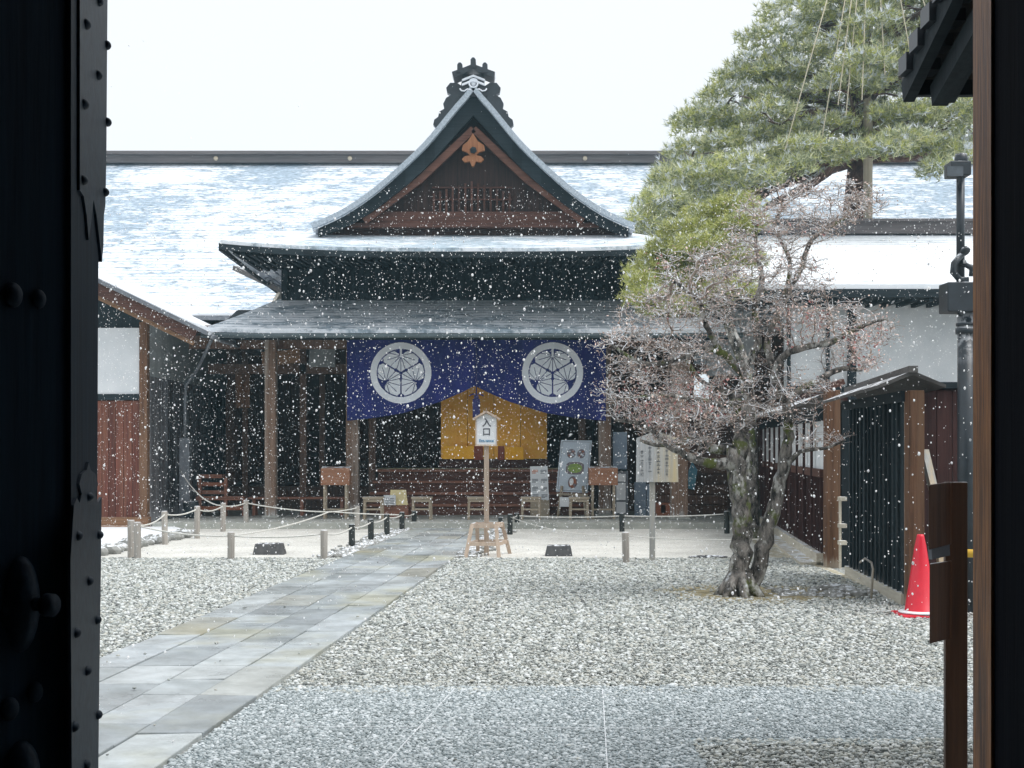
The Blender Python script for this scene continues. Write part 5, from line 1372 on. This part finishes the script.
def boss(px, py, rx, rz, h, name='boss'):
    # sits on the oblique leaf: find the point of the leaf plane on the ray
    k = (px-512)/FPX; t = (k*pa.y-pa.x)/(dd.x-k*dd.y); c = pa+dd*t; c.z = PZ(py, c.y)
    b = MB(); n = 20; vs = []; R = [(math.cos(a), math.sin(a)) for a in [i*PI/16 for i in range(9)]]
    for rr, hh in R:
        for q in range(n): v = c+dd*(rx*rr*math.cos(2*PI*q/n))+Vector((0,0,rz*rr*math.sin(2*PI*q/n)))+dn*(h*hh+.001); vs.append(v)
    fs = [(i*n+k_,(i+1)*n+k_,(i+1)*n+(k_+1)%n,i*n+(k_+1)%n) for i in range(8) for k_ in range(n)]
    b.sm = True; b.add(vs, fs); return c, b.build(name, M['iron'], dr)
c, o_ = boss(20,604,.044,.098,.03); boss(20,775,.044,.07,.03); boss(9,709,.022,.024,.014); boss(34,692,.02,.022,.014); boss(12,295,.024,.026,.014); boss(38,299,.018,.02,.012)
b = MB(); b.tube([c+dd*.012+dn*.02, c+dd*.012+dn*.06], .014, 10); b.tube([c+dd*.012+dn*.06, c+dd*.012+dn*.075], .024, 14); b.build('handle', M['iron'], o_)

# building with the dark tiled eave at upper right
gr = thing('guard_house', 'dark tiled eave of the guard house high beside the gate post', 'building', (3,4.5,0))
ex, ey, ez = 1.80, 6.0, 3.10; sl2 = .36
b = MB(); b.slab([[(x_, y_, ez+.1+(ey-y_)*sl2) for x_ in (ex, 3, 5.5)] for y_ in (3.6, 4.8, ey)], .03)
b.build('roof', M['fence_roof'], gr)
b = MB()
for i in range(15):
    y_ = ey-.06-i*.16; z_ = ez+.08+(ey-y_)*sl2; b.box(ex-.035, ex+.12, y_-.12, y_, z_-.02, z_+.06)
b.build('verge_tiles', M['black_metal'], gr)
b = MB(); b.beam((ex+.02,ey-.02,ez+.02),(ex+.02,3.6,ez+.02+(ey-3.6)*sl2),.05,.1); b.box(ex+.05,5.5,ey-.06,ey-.02,ez+.0,ez+.07); b.build('bargeboard', M['dark_wood_x'], gr)
b = MB()
for i in range(9): x_ = ex+.17+i*.4; b.beam((x_,ey-.08,ez-.0),(x_,3.6,ez-.0+(ey-.08-3.6)*sl2),.08,.1)
b.build('rafter', M['dark_wood'], gr)
b = MB(); b.beam((ex+.12,5.85,ez-.03),(ex+.1,3.6,ez+.63),.07,.1); b.build('purlin', M['dark_wood'], gr)
b = MB(); b.box(2.8,5.5,3.7,5.0,0,3.4); b.build('wall', M['gate_wood'], gr)

# ------------------------------------------------------------------ falling snow: ONE stuff mesh
n = 80000
Dm = rng.uniform(0,1,n)**(1/2.2)*19.5+4.6
xx = rng.uniform(-1,1,n)*(Dm*.42+.6); zz = rng.uniform(0,1,n)*(Dm*.36+1.7)+.02
keep = ~((Dm < 6.6) & (zz > 2.8) & (xx > 1.2)); 
keep &= ~((Dm > 22) & (zz > 3.2)); keep &= ~((zz > 1.2+.215*Dm) & (rng.random(n) < .985)); keep &= ~((xx > 3.6) & (Dm > 11.5) & (zz < 2.3))
Dm, xx, zz = Dm[keep], xx[keep], zz[keep]; n = len(Dm)
sz = rng.lognormal(-5.78,.52,n)
sz = np.minimum(sz, Dm*.0011+.001)
tag(scatter_mesh('falling_snow', np.stack([xx,Dm,zz],-1), np.stack([sz*.9,sz*.9,sz*1.25],-1), M['flake'], .15, True, .3), 'white snowflakes falling through the whole yard', 'snow', kind='stuff')

# ------------------------------------------------------------------ haze of the snowfall
b = MB(); b.box(-156,156,-66,166,-1,15.5)
hz, N_h, L_h, B_h = nmat('haze_air'); N_h.remove(B_h)
pv = N_h.new('ShaderNodeVolumePrincipled'); pv.inputs['Density'].default_value = .0019; pv.inputs['Color'].default_value = (.5,.85,1,1); pv.inputs['Anisotropy'].default_value = .2
L_h.new(pv.outputs[0], N_h['Material Output'].inputs['Volume'])
tag(b.build('haze', hz), 'pale haze of the snowfall filling the air', 'haze', kind='stuff')
